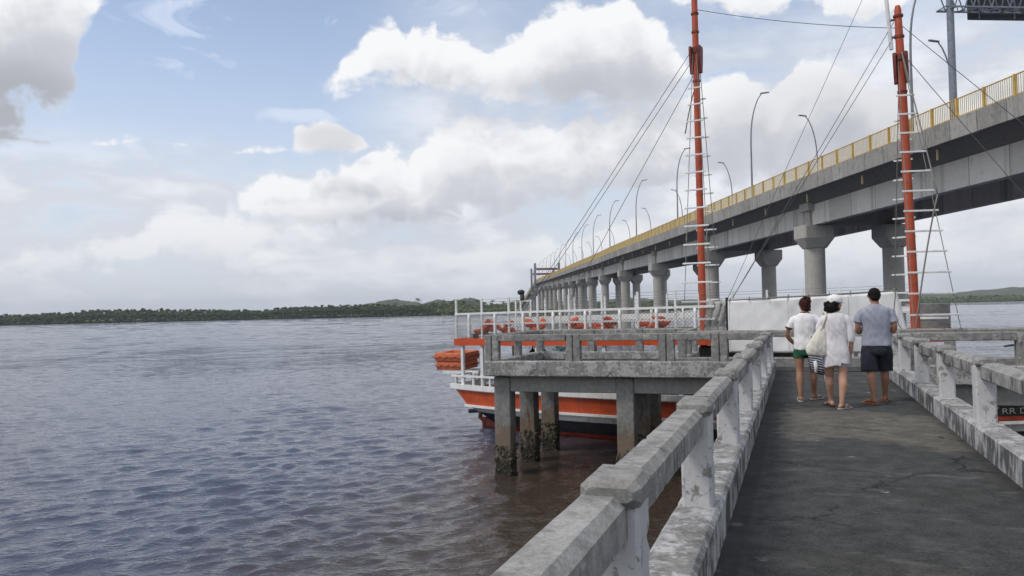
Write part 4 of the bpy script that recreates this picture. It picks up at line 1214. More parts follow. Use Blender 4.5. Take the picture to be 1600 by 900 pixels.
q.build('shaded_stripe', [M['stripe_shade'], M['boot']], boat)  # added strips that paint the shade over the orange bow stripe
name_o = link(bpy.data.objects.new('bow_name', me), boat)
q = MB()
sw = [(-.42, .06, .05), (-.33, .01, .06), (-.22, .015, .07), (-.13, .08, .065), (-.08, .17, .04), (-.05, .22, .01)]
for a, b in zip(sw, sw[1:]):
    vs = []
    for (x, zz, w) in (a, b):
        for sgn in (-1, 1):
            s = sN + x; z = 1.03+zz*.8 + sgn*w*.5 + sheer(s)
            for dd in (.030, .040): vs.append((s, hull_y(s, z)-dd, z))
    q.add(vs, [(1, 3, 7, 5), (0, 1, 5, 4), (2, 3, 7, 6)])
q.build('bow_mark', M['lettering'], boat)
# tarpaulin tied along the near rail
t = thing('tarpaulin', 'large white tarpaulin stretched along the boat rail behind the three walkers', 'tarpaulin', (-11.0, 27.5, 0), BRZ)
q = MB(); nu, nv = 60, 22; A0, A1 = 9.78, 14.35
for i in range(nu+1):
    for j in range(nv+1):
        u, v = i/nu, j/nv
        s = A0+(A1-A0)*u - (.32*v if u > .5 else 0)*(u-.5)*2
        z = 2.78+1.44*v + .15*u*v - .02*sin(u*pi)*v
        y = -hb(s)-.16 - .035*sin(u*9+v*3) - .022*noise.noise((s*2.2+z*1.7, z*1.1, 3)) + .012*sin((u*4-v*1.3)*14)*max(0, .5-abs(u-.45))
        q.v.append(Vector((s, y, z)))
for i in range(nu):
    for j in range(nv):
        a = i*(nv+1)+j; q.f.append([a, a+nv+1, a+nv+2, a+1]); q.m.append(0)
o = q.build('sheet', M['tarp'], t, smooth=True)
md = o.modifiers.new('thick', 'SOLIDIFY'); md.thickness = .008
q = MB(); q.tube([(A0+(A1-A0-.3)*i/20, -hb(A0+(A1-A0)*i/20)-.13, 4.235+.15*i/20) for i in range(21)], .02, 6); q.build('top_rope', M['rope'], t)
for u in (.0, .34, .67):
    q = MB(); s = A0+(A1-A0)*u+.03
    q.tube([(s, -hb(s)-.16-.035*sin(u*9+v*3)-.016, 2.79+1.43*v+.15*u*v) for v in (0, .25, .5, .75, 1)], .006, 5); q.build('seam', M['tarp'], t)
for k in range(9):
    s = A0+.05+(A1-A0-.45)*k/8
    q = MB(); q.tube([(s, -hb(s)-.2, 4.2+.15*k/8), (s+.02, -hb(s)-.1, 4.3+.15*k/8), (s, -hb(s)-.02, 4.18+.14*k/8)], .012, 5); q.build('tie', M['rope'], t)
q = MB(); q.tube([(14.02, -hb(14)-.22, 4.45), (13.95, -hb(14)-.24, 3.9), (14.05, -hb(14)-.24, 3.5), (14.3, -hb(14.2)-.22, 3.1)], .012, 5); q.build('edge_rope', M['cable'], t)
# mooring line to the landing
a = Vector((4.2, 19.9, DZ+.45)); b = Vector((6.4, 22.4, DZ+.9)); q = MB()
q.tube([a.lerp(b, i/10)-Vector((0, 0, .1*sin(pi*i/10))) for i in range(11)], .022, 6); o = q.build('mooring_rope', M['cable'], None, smooth=True)
tag(o, 'dark mooring rope slanting behind the right hand landing railing', 'rope')
# rigid liferafts stacked behind the stern
q = MB()
for s_ in (-1, 1): q.bar((.1, s_*.5, 1.85), (-1.45, s_*.5, 1.82), .12, .10)
q.bar((-.1, -.55, 1.5), (-.1, -.55, 1.82), .1); q.bar((-.1, .55, 1.5), (-.1, .55, 1.82), .1)
q.build('raft_bracket', M['white_paint'], boat)
def float_ring(mb, z, hx, hy, th, tall):
    rings = []; corn = []
    R = .09
    for cx, cy, a0 in ((hx-R, hy-R, 0), (-hx+R, hy-R, pi/2), (-hx+R, -hy+R, pi), (hx-R, -hy+R, 3*pi/2)):
        for k in range(4):
            a = a0+k*pi/6; corn.append((cx+R*cos(a), cy+R*sin(a), cos(a), sin(a)))
    for (x, y, nx, ny) in corn:
        ring = []
        for k in range(14):
            a = 2*pi*k/14
            ca, sa = cos(a), sin(a)
            ca = math.copysign(abs(ca)**.32, ca); sa = math.copysign(abs(sa)**.32, sa)
            ring.append((x+nx*th*.5*(ca-1), y+ny*th*.5*(ca-1), z+tall*.5*sa))
        rings.append(ring)
    rings.append(rings[0]); mb.loft(rings, True, False)
BM = Matrix.Translation((-11.0, 27.5, 0)) @ Matrix.Rotation(BRZ, 4, 'Z')
for i, (z, hx, hy, lab) in enumerate(((2.075, .59, .59, 'orange rigid liferaft, lower one of the two stacked behind the boat stern'), (2.40, .635, .635, 'orange rigid liferaft, upper one of the two stacked behind the boat stern'))):
    t = thing('liferaft', lab, 'liferaft', BM @ Vector((-1.21, .03, z)), BRZ)
    t.rotation_euler.x = .045
    t['group'] = 'liferafts stacked behind the stern'
    q = MB(); float_ring(q, 0, hx, hy, .20, .315); q.build('float_ring', M['raft'], t, smooth=True, angle=.6)
    q = MB()
    P = [(-hx-.02, -hy-.02), (hx+.02, -hy-.02), (hx+.02, hy+.02), (-hx-.02, hy+.02), (-hx-.02, -hy-.02)]
    for (x0, y0), (x1, y1) in zip(P, P[1:]):
        for k in range(4):
            a = Vector((x0+(x1-x0)*k/4, y0+(y1-y0)*k/4, .03)); b = Vector((x0+(x1-x0)*(k+1)/4, y0+(y1-y0)*(k+1)/4, .03))
            q.tube([a.lerp(b, m_/5)-Vector((0, 0, .07*sin(pi*m_/5))) for m_ in range(6)], .014, 5)
    q.build('grab_line', M['mast_dark'], t)
    q = MB()
    for x in (-.35, .35):
        q.box((x, -hy*.5, -.02), (.06, .02, .05))
    q = MB()
    nsl = 6
    if i == 0:
        for k in range(nsl): q.box((-hx+.2+(2*hx-.4)*k/(nsl-1), 0, -.12), (.1, 2*hy-.2, .03))
        q.build('bottom_slats', M['raft'], t)
# life jackets on the benches, one heap per place
jr = random.Random(11)
for i, (s, n_) in enumerate(((1.0, 7), (1.75, 6), (3.35, 7), (4.75, 6), (5.75, 8), (7.35, 7))):
    t = thing('lifejacket_heap', f'heap of orange lifejackets behind the netting, {ORD[i]} counting from the boat stern', 'lifejackets', BM @ Vector((s, -(hb(s)-.42), 3.285+.011*s)), BRZ)
    t['group'] = 'heaps of orange lifejackets on the deck bench'
    for k in range(n_):
        q = MB(); rings = []
        L_ = jr.uniform(.2, .26); w = jr.uniform(.13, .17); th = jr.uniform(.07, .1)
        R = Matrix.Rotation(jr.uniform(-.5, .5), 3, 'X') @ Matrix.Rotation(jr.uniform(-.9, .9), 3, 'Y') @ Matrix.Rotation(jr.uniform(0, 3), 3, 'Z')
        c = Vector((jr.uniform(-.36, .36), jr.uniform(-.1, .08), .06+.34*(k/n_)))
        for u in (-1, -.8, -.25, 0, .25, .8, 1):
            f = (1-abs(u)**3*.55)*(.78 if u == 0 else 1)
            rings.append([R @ Vector((u*L_, w*f*cos(2*pi*m_/10), th*f*sin(2*pi*m_/10)))+c for m_ in range(10)])
        q.loft(rings); q.build('lifejacket', M['lifejacket'], t, smooth=True)
# black fenders hanging inside the lower deck
for i, (s, lab) in enumerate(((3.05, 'round black fender hanging under the upper deck, left of a pair'), (3.5, 'round black fender hanging under the upper deck, right of a pair'))):
    t = thing('fender', lab, 'fender', BM @ Vector((s, -(hb(s)-.45), 2.62)), BRZ)
    t['group'] = 'black fenders under the upper deck'
    q = MB(); q.ball((0, 0, 0), (.13, .13, .15), 14, 10); q.tube([(0, 0, .13), (0, 0, .18)], .04, 8); q.build('ball', M['black'], t, smooth=True)
    q = MB(); q.tube([(0, 0, .17), (.01, 0, .30)], .02, 6); q.build('hanging_rope', M['cable'], t)
# =================================================================== LAND AND WATER
def m_veg(name, lo, hi, scale=.25, warm=(.10, .09, .03), wamt=.25):
    m, nt, b = newmat(name, lo, .9, 0, .15)
    p = nt.pos()
    a = nt.noise(p, scale, 4, .65); f = nt.noise(p, scale*7, 3, .6)
    c = nt.mix(nt.ss(nt.m('ADD', nt.m('MULTIPLY', a, .6), nt.m('MULTIPLY', f, .4)), .36, .64), lo, hi)
    c = nt.mix(nt.m('MULTIPLY', nt.ss(nt.noise(p, scale*.3, 3, .5), .52, .72), wamt), c, warm)
    nt.put(b.inputs['Base Color'], c)
    return m
M['mangrove'] = m_veg('mangrove_leaves', (.017, .034, .011), (.044, .070, .022))
M['palm_leaf'] = m_veg('palm_leaves', (.028, .045, .014), (.075, .095, .030), 1.0)
M['bank_green'] = m_veg('bank_bushes', (.030, .048, .015), (.10, .125, .040), .3)
M['hill_green'] = m_veg('hill_scrub', (.030, .040, .022), (.085, .10, .045), .03, (.14, .12, .07), .4)
M['mud'] = m_plain('bank_mud', (.13, .105, .075), .95, var=.5, scale=.6, dirt=(.04, .04, .025), dirt_amt=.8)
M['bark'] = m_plain('bark', (.11, .09, .07), .9, var=.3, scale=3)

ICO = None
def ico_t():
    global ICO
    bm = bmesh.new(); bmesh.ops.create_icosphere(bm, subdivisions=1, radius=1.0)
    ICO = ([v.co.copy() for v in bm.verts], [[v.index for v in f.verts] for f in bm.faces]); bm.free()
ico_t()
vr = random.Random(21)
def clump(mb, c, rx, rz, mi=0):
    a = vr.uniform(0, 6.28); ca, sa = cos(a), sin(a)
    vs = []
    for p in ICO[0]:
        k = vr.uniform(.6, 1.25)
        x, y, z = p.x*rx*k, p.y*rx*k, p.z*rz*k
        vs.append((c.x+x*ca-y*sa, c.y+x*sa+y*ca, c.z+z))
    mb.add(vs, ICO[1], mi)
def lerp_tab(tab, x):
    if x <= tab[0][0]: return tab[0][1]
    for (a, b), (c, d) in zip(tab, tab[1:]):
        if x <= c: return b+(d-b)*(x-a)/(c-a)
    return tab[-1][1]

# left bank: mangrove wood
dl = [(-900, 520), (-420, 572), (-100, 600), (-40, 622), (60, 650), (200, 720)]
q = MB()
L = -800.0
while L < -62:
    d0 = lerp_tab(dl, L)
    hgt = 8.0+2.0*noise.noise((L*.012, 3, 0))+.8*noise.noise((L*.07, 9, 0))
    for row in range(5):
        d = d0+row*5+vr.uniform(-2, 1.5); hh = hgt*(.72+.09*row)*vr.uniform(.86, 1.12)
        for lv in range(3 if row < 2 else 2):
            z = hh*(1-.36*lv)-1.2
            if z < .45: z = .45
            r = vr.uniform(.9, 1.7)
            clump(q, g2w(L+vr.uniform(-1.5, 1.5), d+vr.uniform(-1.5, 1.5)-lv*.8, z), r, r*.75)
    L += .9
o = q.build('mangrove_wood', M['mangrove'], None, recalc=False)
tag(o, 'dark green mangrove wood along the far left bank', 'wood', kind='stuff')
# brighter bushes on the right part of the left bank
q = MB(); L = -66.0
while L < 140:
    d0 = lerp_tab(dl, L)
    for row in range(6):
        d = d0+row*6+vr.uniform(-2, 2); hh = (2.4+1.0*row)*vr.uniform(.75, 1.3)
        if L < -40: hh *= 1.25
        r = vr.uniform(1.0, 2.2)
        clump(q, g2w(L+vr.uniform(-1, 1), d, max(.6, hh-1)), r, r*.8)
        if row > 1: clump(q, g2w(L+vr.uniform(-1, 1), d-1, max(.6, hh-2.6)), r, r*.8)
    L += 1.15
o = q.build('riverside_bushes', M['bank_green'], None, recalc=False)
tag(o, 'bright green bushes under the palms on the far left bank', 'bushes', kind='stuff')
def land(name, pts_front, depth, z1, mat, zf=-.3, nd=10, bumps=2.0, kind='structure'):
    q = MB(); n = len(pts_front)
    for i, (L, d) in enumerate(pts_front):
        for j in range(nd+1):
            f = j/nd; dd = d+depth*f
            z = zf+(z1-zf)*(1-(1-f)**3)+ (noise.noise((L*.03, dd*.03, 1))*bumps*f)
            q.v.append(g2w(L*(1+f*depth/max(d, 1)*.6), dd, z))
    for i in range(n-1):
        for j in range(nd):
            a = i*(nd+1)+j; q.f.append([a, a+nd+1, a+nd+2, a+1]); q.m.append(0)
    o = q.build(name, mat, None, smooth=True); o['kind'] = kind
    return o
land('river_bank', [(L, lerp_tab(dl, L)+1.2) for L in range(-900, 220, 10)], 500, 3.0, M['bank_green'])
# palms
def palm(H, seed, label):
    r = random.Random(seed)
    t = thing('palm_tree', label, 'palm tree', (0, 0, 0), r.uniform(0, 6), 'palm trees on the left bank')
    q = MB(); bend = r.uniform(-.8, .8)
    pts = [(bend*(u/6)**2, .3*bend*(u/6), H*u/6) for u in range(7)]
    q.tube(pts, [.30, .25, .22, .2, .19, .18, .2], 7); q.build('trunk', M['bark'], t, smooth=True)
    q = MB(); top = Vector(pts[-1])
    for k in range(17):
        a = k*2.4+r.uniform(-.2, .2); el = r.uniform(-.35, 1.1); Lf = r.uniform(2.6, 3.6)
        dr = Vector((cos(a), sin(a), 0)); sd = Vector((-sin(a), cos(a), 0))
        P = [top+dr*Lf*u*cos(el*(1-u*.6))+Vector((0, 0, Lf*(u*sin(el)-.75*u*u))) for u in (0, .2, .4, .6, .8, 1)]
        for sg in (-1, 1):
            for i in range(5):
                for m_ in range(2):
                    b0 = P[i].lerp(P[i+1], m_*.5); b1 = P[i].lerp(P[i+1], m_*.5+.45)
                    w = .75*(1-abs((i+m_*.5)/5-.4)*1.1)
                    tp = b1+sd*sg*w+Vector((0, 0, -.45*w))+dr*.25
                    q.add([b0, b1, tp], [(0, 1, 2)])
        for i in range(5): q.add([P[i]+sd*.04, P[i]-sd*.04, P[i+1]-sd*.03, P[i+1]+sd*.03], [(0, 1, 2, 3)])
    q.build('crown', M['palm_leaf'], t, recalc=False)
    return t
palm_pts = [(-94, 640, 9.5), (-84, 655, 8.2), (-75.5, 640, 12.8), (-71, 652, 8.6), (-66, 648, 8.0), (-60, 645, 9.6), (-55, 650, 9.2), (-51.5, 655, 10.5), (-47, 650, 9.5), (-43.5, 660, 11.0), (-39, 655, 10.3), (-34, 655, 9.6), (-29, 660, 10.8), (-23, 660, 9.3), (-17, 668, 10.4), (-8, 668, 9.6)]
protos = []
for i, (L, d, h) in enumerate(palm_pts):
    if i == 2: lab = 'tallest coconut palm standing clear above the far left bank treeline'
    else:
        lab = f'coconut palm on the far left bank, {ORD[i if i < 2 else i-1]} from the left among the shorter palms'
    if len(protos) < 3:
        o = palm(9.5, 100+i, lab); protos.append(o)
    else:
        o = copy_tree(protos[i % 3]); o['label'] = lab
    o.location = g2w(L, d, .3); o.scale = (.95, .95, h/9.5); o.rotation_euler = (0, 0, i*1.3)
# hills behind
def hill(name, cL, cd, rL, rd, H, mat, seed):
    q = MB(); n = 56; m_ = 22
    for i in range(n+1):
        for j in range(m_+1):
            x, y = -1+2*i/n, -1+2*j/m_
            f = max(0, 1-x*x)**1.3*max(0, 1-y*y)
            z = H*f*(1+.5*noise.noise((x*2.2+seed, y*1.5, seed))) + f**.4*H*.10*noise.noise((x*14+seed, y*6, 4)) + f**.4*H*.05*noise.noise((x*46+seed, y*6, 9)) - .5
            q.v.append(g2w(cL+x*rL, cd+y*rd, z))
    for i in range(n):
        for j in range(m_):
            a = i*(m_+1)+j; q.f.append([a, a+m_+1, a+m_+2, a+1]); q.m.append(0)
    o = q.build(name, mat, None, smooth=True); o['kind'] = 'structure'; return o
hill('hills', -205, 1400, 85, 250, 25, M['hill_green'], 1.0)
hill('hills', -275, 1450, 130, 250, 14, M['hill_green'], 6.0)
hill('hills', -130, 1500, 110, 250, 19, M['hill_green'], 2.3)
hill('hills', -85, 1350, 62, 200, 26, M['hill_green'], 3.7)
hill('hills', 10, 1500, 130, 250, 15, M['hill_green'], 4.4)
hill('hills', 330, 1900, 260, 300, 21, M['hill_green'], 5.1)
hill('hills', 800, 1700, 300, 300, 22, M['hill_green'], 7.7)
hill('hills', 1120, 1800, 260, 300, 25, M['hill_green'], 8.9)
hill('hills', 1500, 1900, 420, 300, 30, M['hill_green'], 11.2)
# right bank
dr_ = [(150, 1150), (300, 1050), (430, 960), (560, 950), (700, 980), (1100, 1050)]
land('river_bank', [(L, lerp_tab(dr_, L)-1) for L in range(150, 1300, 12)], 500, 7.0, M['bank_green'], bumps=3.0)
q = MB(); L = 160.0
while L < 1150:
    d0 = lerp_tab(dr_, L); hg = 5+2.0*noise.noise((L*.011, 7, 2))
    for row in range(4):
        r = vr.uniform(1.6, 3.2); clump(q, g2w(L+vr.uniform(-2, 2), d0+row*9, max(.8, hg*(.35+.3*row)*vr.uniform(.8, 1.2)-1)), r, r*.7)
    L += 2.0
o = q.build('far_bank_bushes', M['bank_green'], None, recalc=False)
tag(o, 'band of green bushes along the far right bank of the river', 'bushes', kind='stuff')
# low muddy spit by the bridge piers
q = MB(); n = 50
for i in range(n+1):
    for j in range(9):
        u, f = i/n, j/8
        L = 4+62*u; d = 268+6*sin(u*9)+40*f
        z = -.2+2.6*sin(min(1, f*1.6)*pi/2)*min(1, 6*u+.15)*min(1, 5*(1-u)+.1) + .5*noise.noise((L*.25, d*.25, 0))*f
        q.v.append(g2w(L, d, z))
for i in range(n):
    for j in range(8):
        a = i*9+j; q.f.append([a, a+9, a+10, a+1]); q.m.append(0)
o = q.build('mud_bank', M['mud'], None, smooth=True); o['kind'] = 'structure'
q = MB()
for k in range(520):
    u = vr.random(); L = 7+56*u; d = 284+vr.uniform(0, 22); r = vr.uniform(.35, .9)
    clump(q, g2w(L, d, 2.4+vr.uniform(-.3, .9)), r, r*.8)
for k in range(260):
    u = vr.random(); r = vr.uniform(.2, .45)
    clump(q, g2w(5+60*u, 270+vr.uniform(0, 8), vr.uniform(.2, 1.4)), r, r*.7)
o = q.build('mud_bank_bushes', M['bank_green'], None, recalc=False)
tag(o, 'low bushes growing on the muddy bank beneath the bridge', 'bushes', kind='stuff')
t = thing('canoe', 'small white canoe pulled up on the muddy bank below the bridge', 'canoe', g2w(40, 276, 1.9), YAW+.15)
q = MB(); q.loft([[(x, w*yy, zz+.12*abs(x/2.2)**3) for yy, zz in ((-1, .5), (-.7, .05), (.7, .05), (1, .5), (.85, .5), (.6, .2), (-.6, .2), (-.85, .5))] for x, w in ((-2.3, .05), (-1.6, .36), (0, .46), (1.6, .36), (2.3, .05))]); q.build('canoe_hull', M['white_paint'], t, smooth=True, angle=.6)
q = MB(); q.box((-.6, 0, .40), (.2, .76, .04)); q.box((.8, 0, .40), (.2, .76, .04)); q.build('seat', M['wood'], t)

# water
def m_water(near=False):
    m, nt, b = newmat('river_water_near' if near else 'river_water', (.042, .040, .048), .03, 0, .5)
    b.inputs['IOR'].default_value = 1.33
    p = nt.pos()
    # reflections put into the colour: muddy brown by the landing, sky blue beyond
    X, Y, _ = nt.sep(p)
    rr = nt.vm('LENGTH', nt.vm('MULTIPLY', nt.vm('SUBTRACT', p, (1.0, 15.0, 0)), (1/15, 1/22, 0)))
    rr = nt.m('ADD', rr, nt.m('MULTIPLY', nt.m('SUBTRACT', nt.noise(p, .25, 4, .6), .5), .5))
    nt.put(b.inputs['Base Color'], nt.mix(nt.ss(rr, .42, .88), (.045, .033, .023), (.050, .055, .086)))
    # rotate so that crests lie roughly across the view
    mp_ = nt.node('ShaderNodeMapping'); mp_.inputs['Rotation'].default_value = (0, 0, -.62)
    nt.put(mp_.inputs['Vector'], p); w = mp_.outputs[0]
    st = nt.vm('MULTIPLY', w, (.55, 1.0, 1.0))
    n0 = nt.noise(st, .16, 2, .5)
    n1 = nt.noise(nt.vm('ADD', st, nt.vm('MULTIPLY', nt.noise(p, .4, 2, .5, col=True), (1.2, 1.2, 0))), .6, 3, .5)
    n2 = nt.noise(nt.vm('MULTIPLY', w, (.5, 1, 1)), 1.9, 4, .6, .5)
    n3 = nt.noise(nt.vm('MULTIPLY', w, (.6, 1, 1)), 8.5, 3, .6, .5)
    rid = lambda n: nt.m('SUBTRACT', 1.0, nt.m('ABSOLUTE', nt.m('MULTIPLY_ADD', n, 2.0, -1.0)))
    calm = nt.ss(nt.noise(nt.vm('MULTIPLY', w, (.25, 1, 1)), .035, 4, .6), .36, .62, .6, 1.25)
    h = nt.m('ADD', nt.m('MULTIPLY', n0, 1.2), nt.m('ADD', nt.m('MULTIPLY', n1, .64), nt.m('ADD', nt.m('MULTIPLY', rid(n2), .25), nt.m('MULTIPLY', n3, .022))))
    h = nt.m('MULTIPLY', nt.m('MULTIPLY', h, calm), .56)
    farw = nt.ss(nt.vm('LENGTH', p), 12.0, 110.0, 0.0, .42)
    if near: h = nt.m('ADD', nt.m('MULTIPLY', rid(n2), .03), nt.m('ADD', nt.m('MULTIPLY', n3, .027), nt.m('MULTIPLY', farw, nt.m('ADD', nt.m('MULTIPLY', n1, .40), nt.m('MULTIPLY', rid(n2), .17)))))
    nt.put(b.inputs['Normal'], nt.bump(h, 1.0, 1.0))
    return m
M['water'] = m_water(); M['water_near'] = m_water(True)
# the river: a wide sheet, and finely modelled wavelets on the water around the pier
import numpy as np
q = MB(); S = 3600
q.add([(-S, -S, -.17), (S, -S, -.17), (S, S, -.17), (-S, S, -.17)], [(0, 1, 2, 3)])
o = q.build('water', M['water'], None); o['kind'] = 'structure'
rng = np.random.default_rng(4)
STEP = .0046
rad = 2.6*np.exp(np.arange(0, int(np.log(610/2.6)/STEP)+1)*STEP)
ang = np.arange(-1.12, 1.10, STEP*1.05)
Rg, Ag = np.meshgrid(rad, ang, indexing='ij')
xx = np.sin(Ag)*Rg; yy = np.cos(Ag)*Rg
PX = xx*CY-yy*SY; PY = yy*CY+xx*SY
cell = Rg*STEP
Hh = np.zeros_like(PX)
# gusts: slow change of wave strength over the water
gust = np.zeros_like(PX)
for k in range(9):
    lam = rng.uniform(9, 55); th = rng.uniform(0, 6.28); gust += np.sin((PX*np.cos(th)+PY*np.sin(th))*6.283/lam+rng.uniform(0, 6.28)+.8*np.sin(PX*.07+k)*np.cos(PY*.05))
gust = np.clip(.85+.17*gust, .4, 1.5)
w0 = YAW+pi/2+.45          # the wind blows slantwise across the view
offshore = np.clip((Rg-45)/150, 0, 1); offshore = offshore*offshore*(3-2*offshore)
for k in range(190):
    lam = .13*(1.35/.13)**rng.random() if k < 130 else 1.4*(15/1.4)**rng.random()
    th = w0+rng.normal(0, .62)
    a = .0030*lam**.78*rng.uniform(.5, 1.5)
    ph = (PX*np.cos(th)+PY*np.sin(th))*6.283/lam+rng.uniform(0, 6.28)
    # short crested: every train comes in groups
    lg = lam*rng.uniform(3.5, 8); t2 = th+pi/2+rng.normal(0, .5)
    grp = .5+.5*np.sin((PX*np.cos(t2)+PY*np.sin(t2))*6.283/lg+rng.uniform(0, 6.28)+1.2*np.sin((PX*np.cos(th)+PY*np.sin(th))*6.283/(lg*1.3)))
    fade = np.clip((lam/cell-2.5)/2.5, 0, 1)
    s = np.sin(ph); Hh += a*fade*grp*2.0*(np.exp(.75*s)-1.15)*(1.0 if k < 130 else offshore)
Hh *= gust
edge = np.clip((608-Rg)/40, 0, 1)*np.clip((Rg-2.6)/.4, 0, 1)*np.clip((1.10-Ag)/.08, 0, 1)*np.clip((Ag+1.12)/.08, 0, 1)
Zz = Hh*edge - .20*(1-np.clip(edge*12, 0, 1))
nr, na = PX.shape
co_ = np.stack([PX, PY, Zz], -1).reshape(-1, 3).astype(np.float32)
idx = np.arange(nr*na).reshape(nr, na)
quads = np.stack([idx[:-1, :-1], idx[:-1, 1:], idx[1:, 1:], idx[1:, :-1]], -1).reshape(-1, 4).astype(np.int32)[:, ::-1]
me = bpy.data.meshes.new('water_surface')
me.vertices.add(len(co_)); me.vertices.foreach_set('co', co_.ravel())
me.loops.add(quads.size); me.loops.foreach_set('vertex_index', quads.ravel())
me.polygons.add(len(quads)); me.polygons.foreach_set('loop_start', np.arange(0, quads.size, 4, dtype=np.int32)); me.polygons.foreach_set('loop_total', np.full(len(quads), 4, dtype=np.int32))
me.polygons.foreach_set('use_smooth', np.ones(len(quads), dtype=bool))
me.update(calc_edges=True); me.materials.append(M['water_near'])
o = link(bpy.data.objects.new('water', me)); o['kind'] = 'structure'

# the air over the river
q = MB(); q.box((0, 0, 36), (7400, 7400, 78)); hzo = q.build('haze', None or bpy.data.materials.new('river_haze'), None)
hm = hzo.data.materials[0]; hm.use_nodes = True
ht = NT(hm.node_tree)
for n in list(ht.n): ht.n.remove(n)
ho = ht.node('ShaderNodeOutputMaterial'); pv = ht.node('ShaderNodeVolumePrincipled')
pv.inputs['Color'].default_value = (.80, .86, .94, 1); pv.inputs['Density'].default_value = .00018; pv.inputs['Anisotropy'].default_value = .3
ht.l.new(pv.outputs[0], ho.inputs['Volume']); hzo['kind'] = 'stuff'
tag(hzo, 'thin pale haze over the river', 'haze')

# =================================================================== CAMERA
F = Vector((-sin(YAW)*cos(PITCH), cos(YAW)*cos(PITCH), sin(PITCH)))
R0 = Vector((cos(YAW), sin(YAW), 0)); U0 = R0.cross(F)
Rr = R0*cos(ROLL)-U0*sin(ROLL); Ur = U0*cos(ROLL)+R0*sin(ROLL)
cam = bpy.data.cameras.new('camera'); cam.lens = 28.0; cam.sensor_width = 36.0; cam.clip_start = .05; cam.clip_end = 9000
co = link(bpy.data.objects.new('camera', cam))
co.matrix_world = Matrix(((Rr.x, Ur.x, -F.x, 0), (Rr.y, Ur.y, -F.y, 0), (Rr.z, Ur.z, -F.z, ZC), (0, 0, 0, 1)))
scn.camera = co
FPX = 1244.4
def sky_uv(x, y):
    dv = F + Rr*((x-800)/FPX) - Ur*((y-450)/FPX); dv.normalize()
    l_ = dv.x*CY+dv.y*SY; d_ = -dv.x*SY+dv.y*CY
    return atan2(l_, d_), math.asin(dv.z)

# =================================================================== SKY AND SUN
SUN = Vector((-.42, -.38, .82)).normalized()
sun = bpy.data.lights.new('sun', 'SUN'); sun.energy = 1.5; sun.angle = radians(11); sun.color = (1, .93, .83)
so = link(bpy.data.objects.new('sun', sun)); so.rotation_euler = SUN.to_track_quat('Z', 'Y').to_euler(); so.location = (-40, -40, 80)
world = bpy.data.worlds.new('World'); scn.world = world; world.use_nodes = True

# cloud layers as skylines: (x, top y, base y) read off the survey photo and turned into fixed sky directions
LAYERS = [
 [(500, 135, 132), (528, 95, 150), (548, 62, 156), (566, 50, 158), (590, 14, 158), (610, 12, 160), (622, 30, 160), (640, 6, 160), (672, 6, 160), (690, 28, 160), (715, 27, 162), (745, 50, 166), (760, 64, 168), (780, 52, 170), (800, 46, 172), (830, 22, 175), (870, -12, 178), (950, -25, 180), (1025, 0, 176), (1050, 28, 168), (1080, 80, 150), (1100, 120, 122)],
 [(340, 345, 342), (370, 304, 356), (385, 284, 360), (405, 263, 364), (450, 258, 368), (472, 262, 370), (492, 243, 372), (520, 246, 373), (560, 244, 373), (572, 214, 372), (605, 214, 370), (630, 222, 368), (652, 192, 364), (698, 180, 360), (722, 171, 354), (760, 170, 348), (800, 172, 342), (850, 176, 336), (900, 164, 330), (960, 150, 320), (1040, 158, 312), (1110, 170, 300), (1180, 185, 280), (1210, 240, 242)],
 [(452, 238, 236), (470, 206, 243), (492, 191, 246), (520, 190, 246), (550, 206, 246), (576, 236, 238)],
 [(-120, 400, 428), (0, 396, 432), (40, 380, 434), (75, 376, 434), (105, 372, 434), (150, 368, 434), (190, 356, 432), (215, 326, 430), (240, 318, 428), (290, 321, 426), (330, 326, 424), (352, 317, 422), (410, 316, 420), (450, 340, 415), (520, 375, 405), (560, 398, 400)],
 [(420, 420, 422), (500, 396, 430), (560, 398, 430), (600, 388, 430), (640, 383, 428), (690, 392, 426), (720, 395, 424), (760, 384, 424), (800, 372, 424), (850, 360, 424), (900, 370, 424), (960, 350, 424), (1000, 344, 424), (1080, 350, 424), (1130, 400, 410)],
 [(-180, -120, 250), (-60, -120, 242), (0, -120, 234), (40, -120, 220), (80, -120, 210), (104, -110, 200), (118, -90, 160), (128, -60, 96), (140, -40, 50), (158, -10, -6)],
 [(1030, 160, 165), (1060, 130, 240), (1090, 112, 280), (1130, 104, 300), (1165, 96, 300), (1200, 118, 296), (1235, 74, 292), (1275, 62, 300), (1310, 78, 310), (1340, 104, 320), (1380, 118, 330), (1420, 112, 330), (1460, 138, 330), (1520, 146, 330), (1600, 160, 330), (1800, 150, 330)],
 [(1020, 330, 334), (1060, -40, 14), (1090, -60, 30), (1130, -60, 42), (1200, -60, 40), (1250, -60, 26), (1300, -60, 50), (1350, -60, 58), (1400, -60, 46), (1440, -60, 10), (1470, -60, -58)],
 [(1000, 400, 404), (1060, 352, 424), (1140, 345, 430), (1220, 330, 436), (1300, 344, 436), (1400, 338, 436), (1500, 326, 436), (1600, 332, 436), (1800, 320, 436)],
]
LAYERS[7][0] = (1030, -60, -58)
PXU = 46.0           # one unit of density = this many photo pixels
A_LO, A_HI = sky_uv(-220, 480)[0], sky_uv(1820, 460)[0]
E_LO, E_HI = -.12, .62
